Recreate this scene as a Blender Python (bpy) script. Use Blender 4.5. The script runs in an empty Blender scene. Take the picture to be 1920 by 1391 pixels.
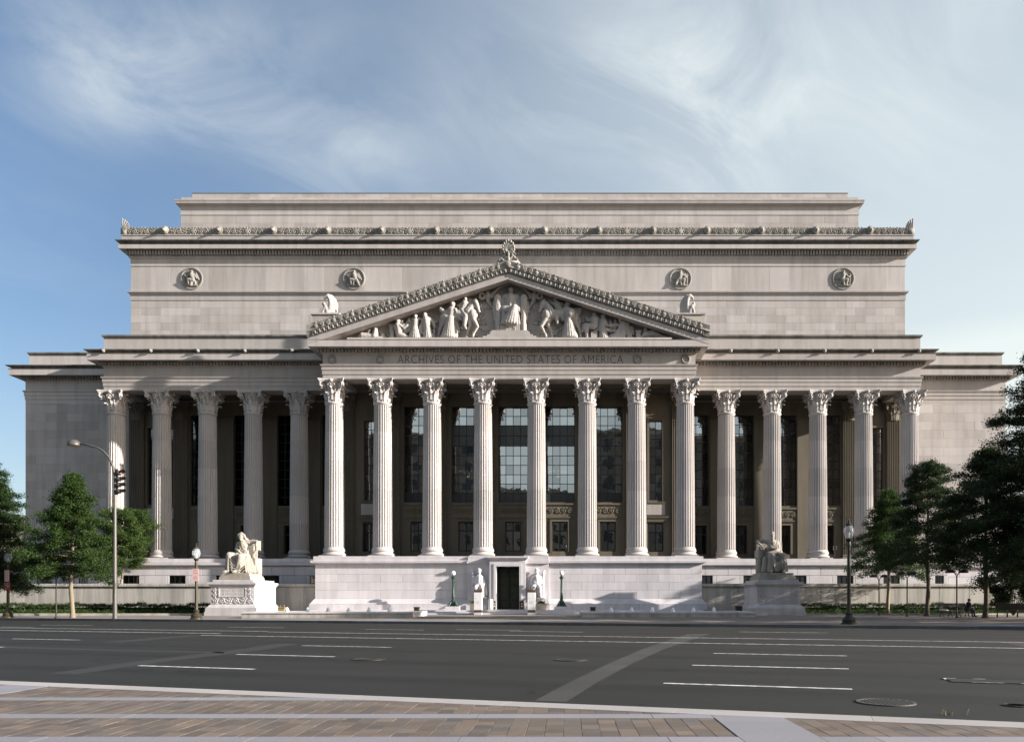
import bpy, bmesh, math, random
import numpy as np
from mathutils import Vector, Matrix

random.seed(7)
rng = np.random.default_rng(11)
SC = bpy.context.scene
COL = SC.collection
R = math.radians
PI = math.pi

# ------------------------------------------------------------------ camera, light, exposure
CAMX, CAMY, CAMZ = 5.28, -70.3, 1.40
cd = bpy.data.cameras.new('camera')
cd.sensor_fit = 'HORIZONTAL'; cd.sensor_width = 36.0
cd.lens = 27.0                     # a view camera with a wide lens
cd.shift_x = -104/1920; cd.shift_y = 431.5/1920
cd.clip_start = 0.1; cd.clip_end = 5000
cam = bpy.data.objects.new('camera', cd); COL.objects.link(cam)
cam.location = (CAMX, CAMY, CAMZ); cam.rotation_euler = (R(90), 0, 0)
SC.camera = cam

SUNDIR = Vector((-1.0, 0.218, -0.338)).normalized()      # the way the light travels
SUN_EL = math.asin(-SUNDIR.z)
SUN_AZ = math.atan2(-SUNDIR.x, -SUNDIR.y)
W = bpy.data.worlds.new('World'); SC.world = W; W.use_nodes = True
wn, wl = W.node_tree.nodes, W.node_tree.links
for n in list(wn): wn.remove(n)
def N(tree, typ, **kw):
    n = tree.nodes.new(typ)
    for k, v in kw.items(): setattr(n, k, v)
    return n
def M_(tree, op, a, b=None, c=None, clamp=False):
    n = tree.nodes.new('ShaderNodeMath'); n.operation = op; n.use_clamp = clamp
    for i, x in enumerate((a, b, c)):
        if x is None: continue
        if isinstance(x, (int, float)): n.inputs[i].default_value = x
        else: tree.links.new(x, n.inputs[i])
    return n.outputs[0]
def sky_world():
    t = W.node_tree
    sky = N(t, 'ShaderNodeTexSky', sky_type='NISHITA', sun_disc=False)
    sky.sun_elevation = SUN_EL; sky.sun_rotation = SUN_AZ
    sky.air_density = 1.0; sky.dust_density = 1.6; sky.ozone_density = 1.2; sky.altitude = 10
    tc = N(t, 'ShaderNodeTexCoord')
    sep = N(t, 'ShaderNodeSeparateXYZ'); t.links.new(tc.outputs['Generated'], sep.inputs[0])
    zz = M_(t, 'ADD', M_(t, 'MAXIMUM', sep.outputs[2], 0.0), 0.12)
    u = M_(t, 'DIVIDE', sep.outputs[0], zz); v = M_(t, 'DIVIDE', sep.outputs[1], zz)
    # high cirrus: fibres on a cloud plane above the town, in streaks that cross it
    a = CLOUD_BANKS[0][4]
    f1 = M_(t, 'ADD', M_(t, 'MULTIPLY', u, math.cos(a)), M_(t, 'MULTIPLY', v, math.sin(a)))
    f2 = M_(t, 'SUBTRACT', M_(t, 'MULTIPLY', v, math.cos(a)), M_(t, 'MULTIPLY', u, math.sin(a)))
    cmb = N(t, 'ShaderNodeCombineXYZ')
    t.links.new(M_(t, 'MULTIPLY', f1, 2.4), cmb.inputs[0]); t.links.new(M_(t, 'MULTIPLY', f2, 4.0), cmb.inputs[1])
    n1 = N(t, 'ShaderNodeTexNoise'); n1.inputs['Scale'].default_value = 1.0; n1.inputs['Detail'].default_value = 12
    n1.inputs['Roughness'].default_value = 0.62; n1.inputs['Distortion'].default_value = 0.9
    t.links.new(cmb.outputs[0], n1.inputs['Vector'])
    cm2 = N(t, 'ShaderNodeCombineXYZ'); t.links.new(u, cm2.inputs[0]); t.links.new(v, cm2.inputs[1]); cm2.inputs[2].default_value = CLOUD_SEED
    n2 = N(t, 'ShaderNodeTexNoise'); n2.inputs['Scale'].default_value = 1.3; n2.inputs['Detail'].default_value = 3
    t.links.new(cm2.outputs[0], n2.inputs['Vector'])
    def blob(cu, cv, ru, rv, ang):
        ca, sa = math.cos(ang), math.sin(ang)
        du = M_(t, 'SUBTRACT', u, cu); dv = M_(t, 'SUBTRACT', v, cv)
        p = M_(t, 'DIVIDE', M_(t, 'ADD', M_(t, 'MULTIPLY', du, ca), M_(t, 'MULTIPLY', dv, sa)), ru)
        q = M_(t, 'DIVIDE', M_(t, 'SUBTRACT', M_(t, 'MULTIPLY', dv, ca), M_(t, 'MULTIPLY', du, sa)), rv)
        return M_(t, 'POWER', 2.718, M_(t, 'MULTIPLY', M_(t, 'ADD', M_(t, 'MULTIPLY', p, p), M_(t, 'MULTIPLY', q, q)), -1.0))
    bank = None
    for b in CLOUD_BANKS:
        g = M_(t, 'MULTIPLY', blob(*b[:5]), b[5]*0.74)
        bank = g if bank is None else M_(t, 'ADD', bank, g)
    base = M_(t, 'MULTIPLY', M_(t, 'SUBTRACT', n2.outputs[0], 0.47, clamp=True), 0.6)
    dens = M_(t, 'ADD', bank, base)
    fib = N(t, 'ShaderNodeMapRange'); fib.inputs['From Min'].default_value = 0.36; fib.inputs['From Max'].default_value = 0.74
    t.links.new(n1.outputs[0], fib.inputs['Value'])
    cov = M_(t, 'MULTIPLY', dens, M_(t, 'ADD', M_(t, 'MULTIPLY', fib.outputs[0], 0.85), 0.16), clamp=True)
    up = N(t, 'ShaderNodeMapRange'); up.inputs['From Min'].default_value = -0.02; up.inputs['From Max'].default_value = 0.12
    t.links.new(sep.outputs[2], up.inputs['Value'])
    cov = M_(t, 'MULTIPLY', cov, up.outputs[0])
    tint = N(t, 'ShaderNodeMix', data_type='RGBA', blend_type='MULTIPLY'); tint.inputs[0].default_value = 1.0
    t.links.new(sky.outputs[0], tint.inputs[6]); tint.inputs[7].default_value = SKY_TINT
    hs = N(t, 'ShaderNodeHueSaturation'); hs.inputs['Saturation'].default_value = SKY_SAT
    t.links.new(tint.outputs[2], hs.inputs['Color'])
    # thin high haze over the whole dome, thicker towards the sun
    veil = N(t, 'ShaderNodeMix', data_type='RGBA', blend_type='LIGHTEN')
    hd = Vector((-SUNDIR.x, -SUNDIR.y)).normalized()
    sd_ = M_(t, 'ADD', M_(t, 'MULTIPLY', sep.outputs[0], hd.x), M_(t, 'MULTIPLY', sep.outputs[1], hd.y))
    vr = N(t, 'ShaderNodeMapRange', interpolation_type='SMOOTHSTEP'); vr.inputs['From Min'].default_value = -0.72; vr.inputs['From Max'].default_value = 0.30
    t.links.new(sd_, vr.inputs['Value'])
    lowr = M_(t, 'SUBTRACT', 1.0, M_(t, 'MULTIPLY', sep.outputs[2], 0.85), clamp=True)
    t.links.new(M_(t, 'MULTIPLY', M_(t, 'ADD', SKY_VEIL, M_(t, 'MULTIPLY', vr.outputs[0], 0.95)), M_(t, 'ADD', lowr, M_(t, 'MULTIPLY', M_(t, 'SUBTRACT', 1.0, M_(t, 'MULTIPLY', sep.outputs[2], 3.2), clamp=True), 1.6)), clamp=True), veil.inputs[0])
    t.links.new(hs.outputs[0], veil.inputs[6]); veil.inputs[7].default_value = VEIL_COL
    mix = N(t, 'ShaderNodeMix', data_type='RGBA', blend_type='LIGHTEN')
    t.links.new(cov, mix.inputs[0]); t.links.new(veil.outputs[2], mix.inputs[6]); mix.inputs[7].default_value = CLOUD_COL
    bg = N(t, 'ShaderNodeBackground'); bg.inputs['Strength'].default_value = SKY_STRENGTH
    t.links.new(mix.outputs[2], bg.inputs['Color'])
    out = N(t, 'ShaderNodeOutputWorld'); t.links.new(bg.outputs[0], out.inputs[0])
def cuv(px, py):
    d = Vector(((px-1064)/1440, 1, (1127-py)/1440)).normalized()
    return d.x/(d.z+0.12), d.y/(d.z+0.12)
CLOUD_SEED = 3.7
def bank(p, q, w, s):
    (u0, v0), (u1, v1) = cuv(*p), cuv(*q)
    L = math.hypot(u1-u0, v1-v0)
    return ((u0+u1)/2, (v0+v1)/2, L*0.55, w, math.atan2(v1-v0, u1-u0), s)
CLOUD_BANKS = [bank((40, 60), (330, 185), 0.17, 0.62), bank((250, 150), (690, 300), 0.12, 0.55), bank((330, 20), (450, 150), 0.2, 0.35),
               bank((1130, 150), (1560, 190), 0.16, 0.75), bank((1000, 60), (1180, 280), 0.22, 0.55), bank((1240, 330), (1460, 300), 0.2, 0.7),
               bank((1300, 250), (1900, 330), 0.5, 0.4), bank((1600, 120), (1900, 60), 0.25, 0.3), bank((560, 260), (760, 345), 0.15, 0.45)]
SKY_TINT = (0.97, 1.0, 1.08, 1); SKY_SAT = 1.2; SKY_VEIL = 0.15; VEIL_COL = (5.6, 6.15, 6.1, 1); CLOUD_COL = (5.7, 6.15, 6.2, 1)
SKY_STRENGTH = 0.057
sky_world()

sd = bpy.data.lights.new('sun', 'SUN'); sd.energy = 4.6; sd.angle = R(0.53); sd.color = (1.0, 0.94, 0.87)
sun = bpy.data.objects.new('sun', sd); COL.objects.link(sun)
sun.rotation_euler = SUNDIR.to_track_quat('-Z', 'Y').to_euler(); sun.location = (200, -50, 80)
vs = SC.view_settings
vs.view_transform = 'Standard'; vs.look = 'None'; vs.exposure = 1.42; vs.gamma = 1.0; vs.use_curve_mapping = False
SC.display_settings.display_device = 'sRGB'
SC.render.film_transparent = False
SC.cycles.max_bounces = 6; SC.cycles.diffuse_bounces = 3; SC.cycles.glossy_bounces = 3; SC.cycles.transparent_max_bounces = 8
SC.cycles.use_denoising = True
SC.cycles.sample_clamp_indirect = 6.0

# ------------------------------------------------------------------ materials
def new_mat(name):
    m = bpy.data.materials.new(name); m.use_nodes = True
    t = m.node_tree
    return m, t, t.nodes['Principled BSDF']
def rnd_node(t):
    oi = N(t, 'ShaderNodeObjectInfo'); ge = N(t, 'ShaderNodeNewGeometry')
    return M_(t, 'FRACT', M_(t, 'ADD', oi.outputs['Random'], M_(t, 'MULTIPLY', ge.outputs['Random Per Island'], 3.71))), ge
def noise(t, ge, scale, detail=4, sc3=None, rough=0.55):
    n = N(t, 'ShaderNodeTexNoise'); n.inputs['Scale'].default_value = scale; n.inputs['Detail'].default_value = detail; n.inputs['Roughness'].default_value = rough
    if sc3:
        vm = N(t, 'ShaderNodeVectorMath', operation='MULTIPLY'); vm.inputs[1].default_value = sc3
        t.links.new(ge.outputs['Position'], vm.inputs[0]); t.links.new(vm.outputs[0], n.inputs['Vector'])
    else: t.links.new(ge.outputs['Position'], n.inputs['Vector'])
    return n.outputs[0]
def stone(name, col, alt=None, var=0.16, large=0.25, streak=0.25, grain=0.25, gscale=9, rough=0.85, bump=0.25, spec=0.25):
    """Stone: tone changes from block to block, slow blotches, run-off streaks, grain."""
    m, t, p = new_mat(name)
    rnd, ge = rnd_node(t)
    alt = alt or tuple(c*k for c, k in zip(col, (0.93, 0.97, 1.0)))
    mx = N(t, 'ShaderNodeMix', data_type='RGBA'); mx.inputs[6].default_value = (*col, 1); mx.inputs[7].default_value = (*alt, 1)
    r2 = M_(t, 'FRACT', M_(t, 'MULTIPLY', rnd, 7.13)); t.links.new(r2, mx.inputs[0])
    v = M_(t, 'ADD', 1.0 - var/2, M_(t, 'MULTIPLY', rnd, var))
    v = M_(t, 'MULTIPLY', v, M_(t, 'ADD', 1-large/2, M_(t, 'MULTIPLY', noise(t, ge, 0.45, 4), large)))
    if streak:
        s = N(t, 'ShaderNodeMapRange'); s.inputs['From Min'].default_value = 0.42; s.inputs['From Max'].default_value = 0.75
        t.links.new(noise(t, ge, 1.0, 5, (1.6, 1.6, 0.16)), s.inputs['Value'])
        v = M_(t, 'MULTIPLY', v, M_(t, 'SUBTRACT', 1.0, M_(t, 'MULTIPLY', s.outputs[0], streak)))
    g = noise(t, ge, gscale, 6, rough=0.7)
    v = M_(t, 'MULTIPLY', v, M_(t, 'ADD', 1-grain/2, M_(t, 'MULTIPLY', g, grain)))
    hs = N(t, 'ShaderNodeHueSaturation'); t.links.new(mx.outputs[2], hs.inputs['Color']); t.links.new(v, hs.inputs['Value'])
    t.links.new(hs.outputs[0], p.inputs['Base Color'])
    p.inputs['Roughness'].default_value = rough; p.inputs['Specular IOR Level'].default_value = spec
    if bump:
        b = N(t, 'ShaderNodeBump'); b.inputs['Strength'].default_value = bump; b.inputs['Distance'].default_value = 0.02
        t.links.new(g, b.inputs['Height']); t.links.new(b.outputs[0], p.inputs['Normal'])
    return m
def plain(name, col, rough=0.5, metal=0.0, var=0.12, spec=0.5, nscale=5):
    m, t, p = new_mat(name)
    rnd, ge = rnd_node(t)
    v = M_(t, 'MULTIPLY', M_(t, 'ADD', 1-var/2, M_(t, 'MULTIPLY', rnd, var)), M_(t, 'ADD', 1-var, M_(t, 'MULTIPLY', noise(t, ge, nscale, 4), 2*var)))
    hs = N(t, 'ShaderNodeHueSaturation'); hs.inputs['Color'].default_value = (*col, 1); t.links.new(v, hs.inputs['Value'])
    t.links.new(hs.outputs[0], p.inputs['Base Color'])
    p.inputs['Roughness'].default_value = rough; p.inputs['Metallic'].default_value = metal; p.inputs['Specular IOR Level'].default_value = spec
    return m
def leafmat(name, col, var=0.6, trans=0.35):
    m, t, p = new_mat(name)
    rnd, ge = rnd_node(t)
    v = M_(t, 'ADD', 1-var/2, M_(t, 'MULTIPLY', rnd, var))
    v = M_(t, 'MULTIPLY', v, M_(t, 'ADD', 0.6, M_(t, 'MULTIPLY', noise(t, ge, 1.3, 3), 0.8)))
    hs = N(t, 'ShaderNodeHueSaturation'); hs.inputs['Color'].default_value = (*col, 1); t.links.new(v, hs.inputs['Value'])
    hue = M_(t, 'ADD', 0.485, M_(t, 'MULTIPLY', M_(t, 'FRACT', M_(t, 'MULTIPLY', rnd, 5.3)), 0.03)); t.links.new(hue, hs.inputs['Hue'])
    t.links.new(hs.outputs[0], p.inputs['Base Color']); p.inputs['Roughness'].default_value = 0.55; p.inputs['Specular IOR Level'].default_value = 0.3
    tr = N(t, 'ShaderNodeBsdfTranslucent'); t.links.new(hs.outputs[0], tr.inputs['Color'])
    ms = N(t, 'ShaderNodeMixShader'); ms.inputs[0].default_value = trans
    t.links.new(p.outputs[0], ms.inputs[1]); t.links.new(tr.outputs[0], ms.inputs[2])
    t.links.new(ms.outputs[0], t.nodes['Material Output'].inputs['Surface'])
    return m
def glassmat(name, tint, refl, wob=0.0):
    m, t, p = new_mat(name)
    t.nodes.remove(p)
    rnd, ge = rnd_node(t)
    tr = N(t, 'ShaderNodeBsdfTransparent'); tr.inputs[0].default_value = (*tint, 1)
    gl = N(t, 'ShaderNodeBsdfGlossy'); gl.inputs['Roughness'].default_value = 0.015; gl.inputs['Color'].default_value = (0.9, 0.95, 1.0, 1)
    if wob:
        b = N(t, 'ShaderNodeBump'); b.inputs['Strength'].default_value = wob; b.inputs['Distance'].default_value = 0.02
        t.links.new(noise(t, ge, 1.1, 2), b.inputs['Height']); t.links.new(b.outputs[0], gl.inputs['Normal'])
    ms = N(t, 'ShaderNodeMixShader')
    t.links.new(M_(t, 'ADD', refl*0.75, M_(t, 'MULTIPLY', rnd, refl*0.5)), ms.inputs[0])
    t.links.new(tr.outputs[0], ms.inputs[1]); t.links.new(gl.outputs[0], ms.inputs[2])
    t.links.new(ms.outputs[0], t.nodes['Material Output'].inputs['Surface'])
    return m

LIME = stone('limestone', (0.455, 0.418, 0.402), (0.42, 0.38, 0.352), var=0.22, streak=0.2, large=0.2)
LIMEW = stone('weathered_shade_limestone', (0.215, 0.205, 0.19), (0.18, 0.175, 0.16), streak=0.6, large=0.5)  # streaks are weathering; the base is also darkened for the cymatium's shade
LIMEC = stone('carved_limestone', (0.42, 0.388, 0.362), (0.40, 0.37, 0.345), var=0.05, streak=0.2, large=0.2)
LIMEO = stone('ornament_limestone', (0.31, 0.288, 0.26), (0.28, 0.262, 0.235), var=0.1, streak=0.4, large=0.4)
LIMECOL = stone('column_limestone', (0.455, 0.42, 0.402), (0.43, 0.40, 0.382), var=0.2, streak=0.1)
LIMEBACK = stone('inner_wall_limestone', (0.155, 0.135, 0.102), (0.145, 0.126, 0.098), streak=0.2)  # porch shade put into the colour, darker than the outer limestone
LETTER = stone('letter_groove', (0.12, 0.105, 0.085), var=0.05)  # patina and the shade of the cuts both put into this dark tone
GRAN = stone('pale_granite', (0.60, 0.565, 0.57), (0.57, 0.54, 0.55), var=0.12, streak=0.18, gscale=22, grain=0.35, large=0.18)
GRANJ = stone('granite_joint', (0.26, 0.24, 0.23), var=0.05)
GRANW = stone('wall_granite', (0.50, 0.465, 0.42), (0.47, 0.44, 0.405), var=0.12, streak=0.45, gscale=18)
GRANK = stone('kerb_granite', (0.36, 0.335, 0.322), (0.33, 0.31, 0.30), var=0.15, streak=0, gscale=40, grain=0.5, large=0.5)
GRANP = stone('paving_granite', (0.245, 0.24, 0.258), (0.225, 0.222, 0.238), var=0.12, streak=0, gscale=40, grain=0.5, large=0.4)
STAT = stone('statue_limestone', (0.355, 0.318, 0.27), (0.34, 0.305, 0.262), var=0.03, streak=0.35, large=0.35, bump=0.15)
PEDM = stone('pedestal_marble', (0.54, 0.51, 0.51), (0.51, 0.485, 0.485), var=0.06, streak=0.25, gscale=18)
PAVER = stone('brown_paver', (0.162, 0.125, 0.098), (0.118, 0.102, 0.092), var=0.42, streak=0, gscale=25, grain=0.4, large=0.3, rough=0.8)
PAVJ = stone('paver_joint', (0.09, 0.08, 0.07), var=0.05, streak=0)
BRONZE = plain('dark_bronze', (0.022, 0.024, 0.02), 0.45, 0.3)
BRDOOR = plain('bronze_door', (0.03, 0.034, 0.022), 0.4, 0.4)
BROWN = plain('brown_plate', (0.085, 0.05, 0.028), 0.45)
GREENB = plain('green_bronze', (0.032, 0.062, 0.042), 0.45, 0.25, var=0.3)
DKMETAL = plain('dark_painted_metal', (0.03, 0.028, 0.022), 0.45, 0.2)
OLIVE = plain('olive_bronze_paint', (0.058, 0.05, 0.027), 0.4, 0.35)
IRON = plain('worn_iron', (0.10, 0.095, 0.088), 0.5, 0.3)
POLE = plain('pole_grey_bronze', (0.105, 0.097, 0.085), 0.45, 0.3)
SIGW = plain('sign_white', (0.78, 0.76, 0.75), 0.5, var=0.05)
SIGP = plain('sign_pink', (0.72, 0.46, 0.45), 0.55, var=0.06)
SIGR = plain('sign_red', (0.36, 0.06, 0.05), 0.5, var=0.08)
CREAM = plain('cream_concrete', (0.50, 0.42, 0.34), 0.8, var=0.1)
TAN = plain('tan_plastic', (0.30, 0.22, 0.085), 0.5)
BARK = stone('bark', (0.11, 0.085, 0.06), var=0.1, streak=0.4, gscale=14, grain=0.6, bump=0.6)
BARKL = stone('pale_bark', (0.26, 0.20, 0.14), var=0.1, streak=0.4, gscale=14, grain=0.6, bump=0.6)
LEAF = leafmat('oak_leaf', (0.042, 0.078, 0.018))
LEAFL = leafmat('bright_leaf', (0.058, 0.098, 0.024))
LEAFD = leafmat('dark_leaf', (0.026, 0.048, 0.013), trans=0.2)  # shaded copy of the oak leaf, its darkness put into the colour
KERBD = stone('shade_toned_kerb_granite', (0.17, 0.17, 0.16), (0.14, 0.14, 0.135), var=0.3, streak=0.3, gscale=30)  # shade of the far kerb's unlit face put into the colour
HEDGE = leafmat('hedge_leaf', (0.04, 0.07, 0.018), trans=0.2)
GRASS = leafmat('weed_blade', (0.07, 0.085, 0.03))
SOIL = stone('brown_soil', (0.10, 0.075, 0.055), var=0.1, streak=0, gscale=12, grain=0.5)
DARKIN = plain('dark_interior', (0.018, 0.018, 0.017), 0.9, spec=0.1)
CURT = plain('curtain_cloth', (0.20, 0.20, 0.19), 0.9)
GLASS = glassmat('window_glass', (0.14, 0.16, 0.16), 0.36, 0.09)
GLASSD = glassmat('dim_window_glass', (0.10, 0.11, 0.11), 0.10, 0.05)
SPAND = plain('dark_spandrel_glass', (0.03, 0.035, 0.037), 0.25, spec=0.5)
GLOBE = plain('white_globe', (0.85, 0.84, 0.82), 0.25, var=0.02)
FOAM = plain('water_foam', (0.93, 0.94, 0.95), 0.6, var=0.05)
ROOFM = plain('roof_lead', (0.16, 0.17, 0.18), 0.6)
SKIN = plain('skin', (0.20, 0.12, 0.085), 0.6)
CLOTH1 = plain('dark_jacket', (0.02, 0.02, 0.024), 0.85)
CLOTH2 = plain('navy_trousers', (0.035, 0.04, 0.06), 0.85)
HAIR = plain('dark_hair', (0.015, 0.012, 0.01), 0.6)
BENCHW = plain('bench_wood', (0.06, 0.05, 0.042), 0.6, var=0.25)
PAPER = plain('white_paper', (0.75, 0.76, 0.80), 0.7)
FARB = stone('far_pale_wall', (0.66, 0.55, 0.45), var=0.1)
OPP = stone('opposite_brick', (0.22, 0.17, 0.13), (0.26, 0.23, 0.19), var=0.3)
OPPL = stone('opposite_limestone', (0.38, 0.34, 0.28), var=0.2)

def m_clear_globe():
    m, t, p = new_mat('clear_globe_glass')
    p.inputs['Base Color'].default_value = (0.8, 0.84, 0.88, 1); p.inputs['Roughness'].default_value = 0.08
    p.inputs['Alpha'].default_value = 0.24; p.inputs['Specular IOR Level'].default_value = 0.8
    return m
CLEARG = m_clear_globe()
def m_emit(name, col, s):
    m, t, p = new_mat(name)
    p.inputs['Base Color'].default_value = (*col, 1); p.inputs['Emission Color'].default_value = (*col, 1); p.inputs['Emission Strength'].default_value = s
    return m
LAMPLIT = m_emit('chandelier_bulb', (1.0, 0.78, 0.45), 3.0)
def m_water():
    m, t, p = new_mat('pool_water')
    rnd, ge = rnd_node(t)
    p.inputs['Base Color'].default_value = (0.16, 0.17, 0.15, 1); p.inputs['Roughness'].default_value = 0.06
    b = N(t, 'ShaderNodeBump'); b.inputs['Strength'].default_value = 0.35; b.inputs['Distance'].default_value = 0.05
    t.links.new(noise(t, ge, 5, 4), b.inputs['Height']); t.links.new(b.outputs[0], p.inputs['Normal'])
    return m
WATER = m_water()
def m_asphalt():
    m, t, p = new_mat('asphalt')
    rnd, ge = rnd_node(t)
    # wheel tracks and oil run along the lanes: the road runs at a slant to the facade
    sep = N(t, 'ShaderNodeSeparateXYZ'); t.links.new(ge.outputs['Position'], sep.inputs[0])
    along = M_(t, 'ADD', M_(t, 'MULTIPLY', sep.outputs[0], 0.9565), M_(t, 'MULTIPLY', sep.outputs[1], -0.2917))
    across = M_(t, 'ADD', M_(t, 'MULTIPLY', sep.outputs[0], 0.2917), M_(t, 'MULTIPLY', sep.outputs[1], 0.9565))
    cb = N(t, 'ShaderNodeCombineXYZ'); t.links.new(M_(t, 'MULTIPLY', along, 0.035), cb.inputs[0]); t.links.new(M_(t, 'MULTIPLY', across, 0.9), cb.inputs[1])
    n1 = N(t, 'ShaderNodeTexNoise'); n1.inputs['Scale'].default_value = 1.0; n1.inputs['Detail'].default_value = 4; t.links.new(cb.outputs[0], n1.inputs['Vector'])
    v = M_(t, 'ADD', 0.62, M_(t, 'MULTIPLY', n1.outputs[0], 0.76))
    v = M_(t, 'MULTIPLY', v, M_(t, 'ADD', 0.8, M_(t, 'MULTIPLY', noise(t, ge, 0.35, 5), 0.4)))
    g = noise(t, ge, 60, 4, rough=0.75)
    v = M_(t, 'MULTIPLY', v, M_(t, 'ADD', 0.7, M_(t, 'MULTIPLY', g, 0.6)))
    # oil worn into the lane middles, tar seams along the lanes, fine cracks
    lane = M_(t, 'ABSOLUTE', M_(t, 'SUBTRACT', M_(t, 'FRACT', M_(t, 'DIVIDE', across, 3.45)), 0.5))
    n3 = noise(t, ge, 0.8, 4)
    oil = M_(t, 'MULTIPLY', M_(t, 'SUBTRACT', 1.0, M_(t, 'MULTIPLY', lane, 4.5), clamp=True), M_(t, 'MULTIPLY', n3, 0.6))
    v = M_(t, 'MULTIPLY', v, M_(t, 'SUBTRACT', 1.0, oil))
    wob = M_(t, 'ADD', across, M_(t, 'MULTIPLY', noise(t, ge, 0.5, 5), 0.25))
    seam = M_(t, 'LESS_THAN', M_(t, 'ABSOLUTE', M_(t, 'SUBTRACT', M_(t, 'FRACT', M_(t, 'DIVIDE', wob, 6.9)), 0.31)), 0.0035)
    vo = N(t, 'ShaderNodeTexVoronoi', feature='DISTANCE_TO_EDGE'); vo.inputs['Scale'].default_value = 0.17
    vw = N(t, 'ShaderNodeVectorMath', operation='ADD'); nz = N(t, 'ShaderNodeTexNoise'); nz.inputs['Scale'].default_value = 0.7; nz.inputs['Detail'].default_value = 6
    t.links.new(ge.outputs['Position'], nz.inputs['Vector']); sc_ = N(t, 'ShaderNodeVectorMath', operation='SCALE'); sc_.inputs['Scale'].default_value = 3.0
    t.links.new(nz.outputs['Color'], sc_.inputs[0]); t.links.new(ge.outputs['Position'], vw.inputs[0]); t.links.new(sc_.outputs[0], vw.inputs[1]); t.links.new(vw.outputs[0], vo.inputs['Vector'])
    crack = M_(t, 'MULTIPLY', M_(t, 'LESS_THAN', vo.outputs['Distance'], 0.0035), M_(t, 'GREATER_THAN', n3, 0.5))
    v = M_(t, 'MULTIPLY', v, M_(t, 'SUBTRACT', 1.0, M_(t, 'MULTIPLY', M_(t, 'MAXIMUM', seam, crack), 0.55)))
    hs = N(t, 'ShaderNodeHueSaturation'); hs.inputs['Color'].default_value = (0.022, 0.022, 0.0203, 1); t.links.new(v, hs.inputs['Value'])
    t.links.new(hs.outputs[0], p.inputs['Base Color']); p.inputs['Roughness'].default_value = 0.8; p.inputs['Specular IOR Level'].default_value = 0.25
    b = N(t, 'ShaderNodeBump'); b.inputs['Strength'].default_value = 0.4; b.inputs['Distance'].default_value = 0.01
    t.links.new(g, b.inputs['Height']); t.links.new(b.outputs[0], p.inputs['Normal'])
    return m
ASPH = m_asphalt()
PATCH = stone('asphalt_patch', (0.058, 0.056, 0.052), var=0.05, streak=0, large=1.1, gscale=14, grain=1.1)
PATCHF = stone('faint_asphalt_patch', (0.041, 0.040, 0.039), var=0.05, streak=0, large=0.7, gscale=30, grain=0.7)
MEDIAN = stone('median_asphalt', (0.05, 0.042, 0.04), var=0.05, streak=0, large=0.5, gscale=30, grain=0.6)
def m_paint():
    m, t, p = new_mat('road_paint')
    rnd, ge = rnd_node(t)
    mr = N(t, 'ShaderNodeMapRange'); mr.inputs['From Min'].default_value = 0.36; mr.inputs['From Max'].default_value = 0.60
    t.links.new(noise(t, ge, 5, 6, rough=0.7), mr.inputs['Value'])
    mx = N(t, 'ShaderNodeMix', data_type='RGBA'); mx.inputs[6].default_value = (0.22, 0.21, 0.20, 1); mx.inputs[7].default_value = (0.74, 0.73, 0.69, 1)
    t.links.new(mr.outputs[0], mx.inputs[0]); t.links.new(mx.outputs[2], p.inputs['Base Color']); p.inputs['Roughness'].default_value = 0.7
    return m
PAINT = m_paint()
def m_walk():
    m, t, p = new_mat('sidewalk_pavers')
    rnd, ge = rnd_node(t)
    br = N(t, 'ShaderNodeTexBrick'); br.inputs['Scale'].default_value = 1.0
    br.inputs['Brick Width'].default_value = 0.6; br.inputs['Row Height'].default_value = 0.6; br.inputs['Mortar Size'].default_value = 0.008
    br.inputs['Color1'].default_value = (0.22, 0.18, 0.15, 1); br.inputs['Color2'].default_value = (0.17, 0.145, 0.13, 1); br.inputs['Mortar'].default_value = (0.09, 0.08, 0.07, 1)
    t.links.new(ge.outputs['Position'], br.inputs['Vector'])
    hs = N(t, 'ShaderNodeHueSaturation'); t.links.new(br.outputs[0], hs.inputs['Color'])
    t.links.new(M_(t, 'ADD', 0.7, M_(t, 'MULTIPLY', noise(t, ge, 0.5, 5), 0.6)), hs.inputs['Value'])
    t.links.new(hs.outputs[0], p.inputs['Base Color']); p.inputs['Roughness'].default_value = 0.8
    return m
WALK = m_walk()

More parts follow.
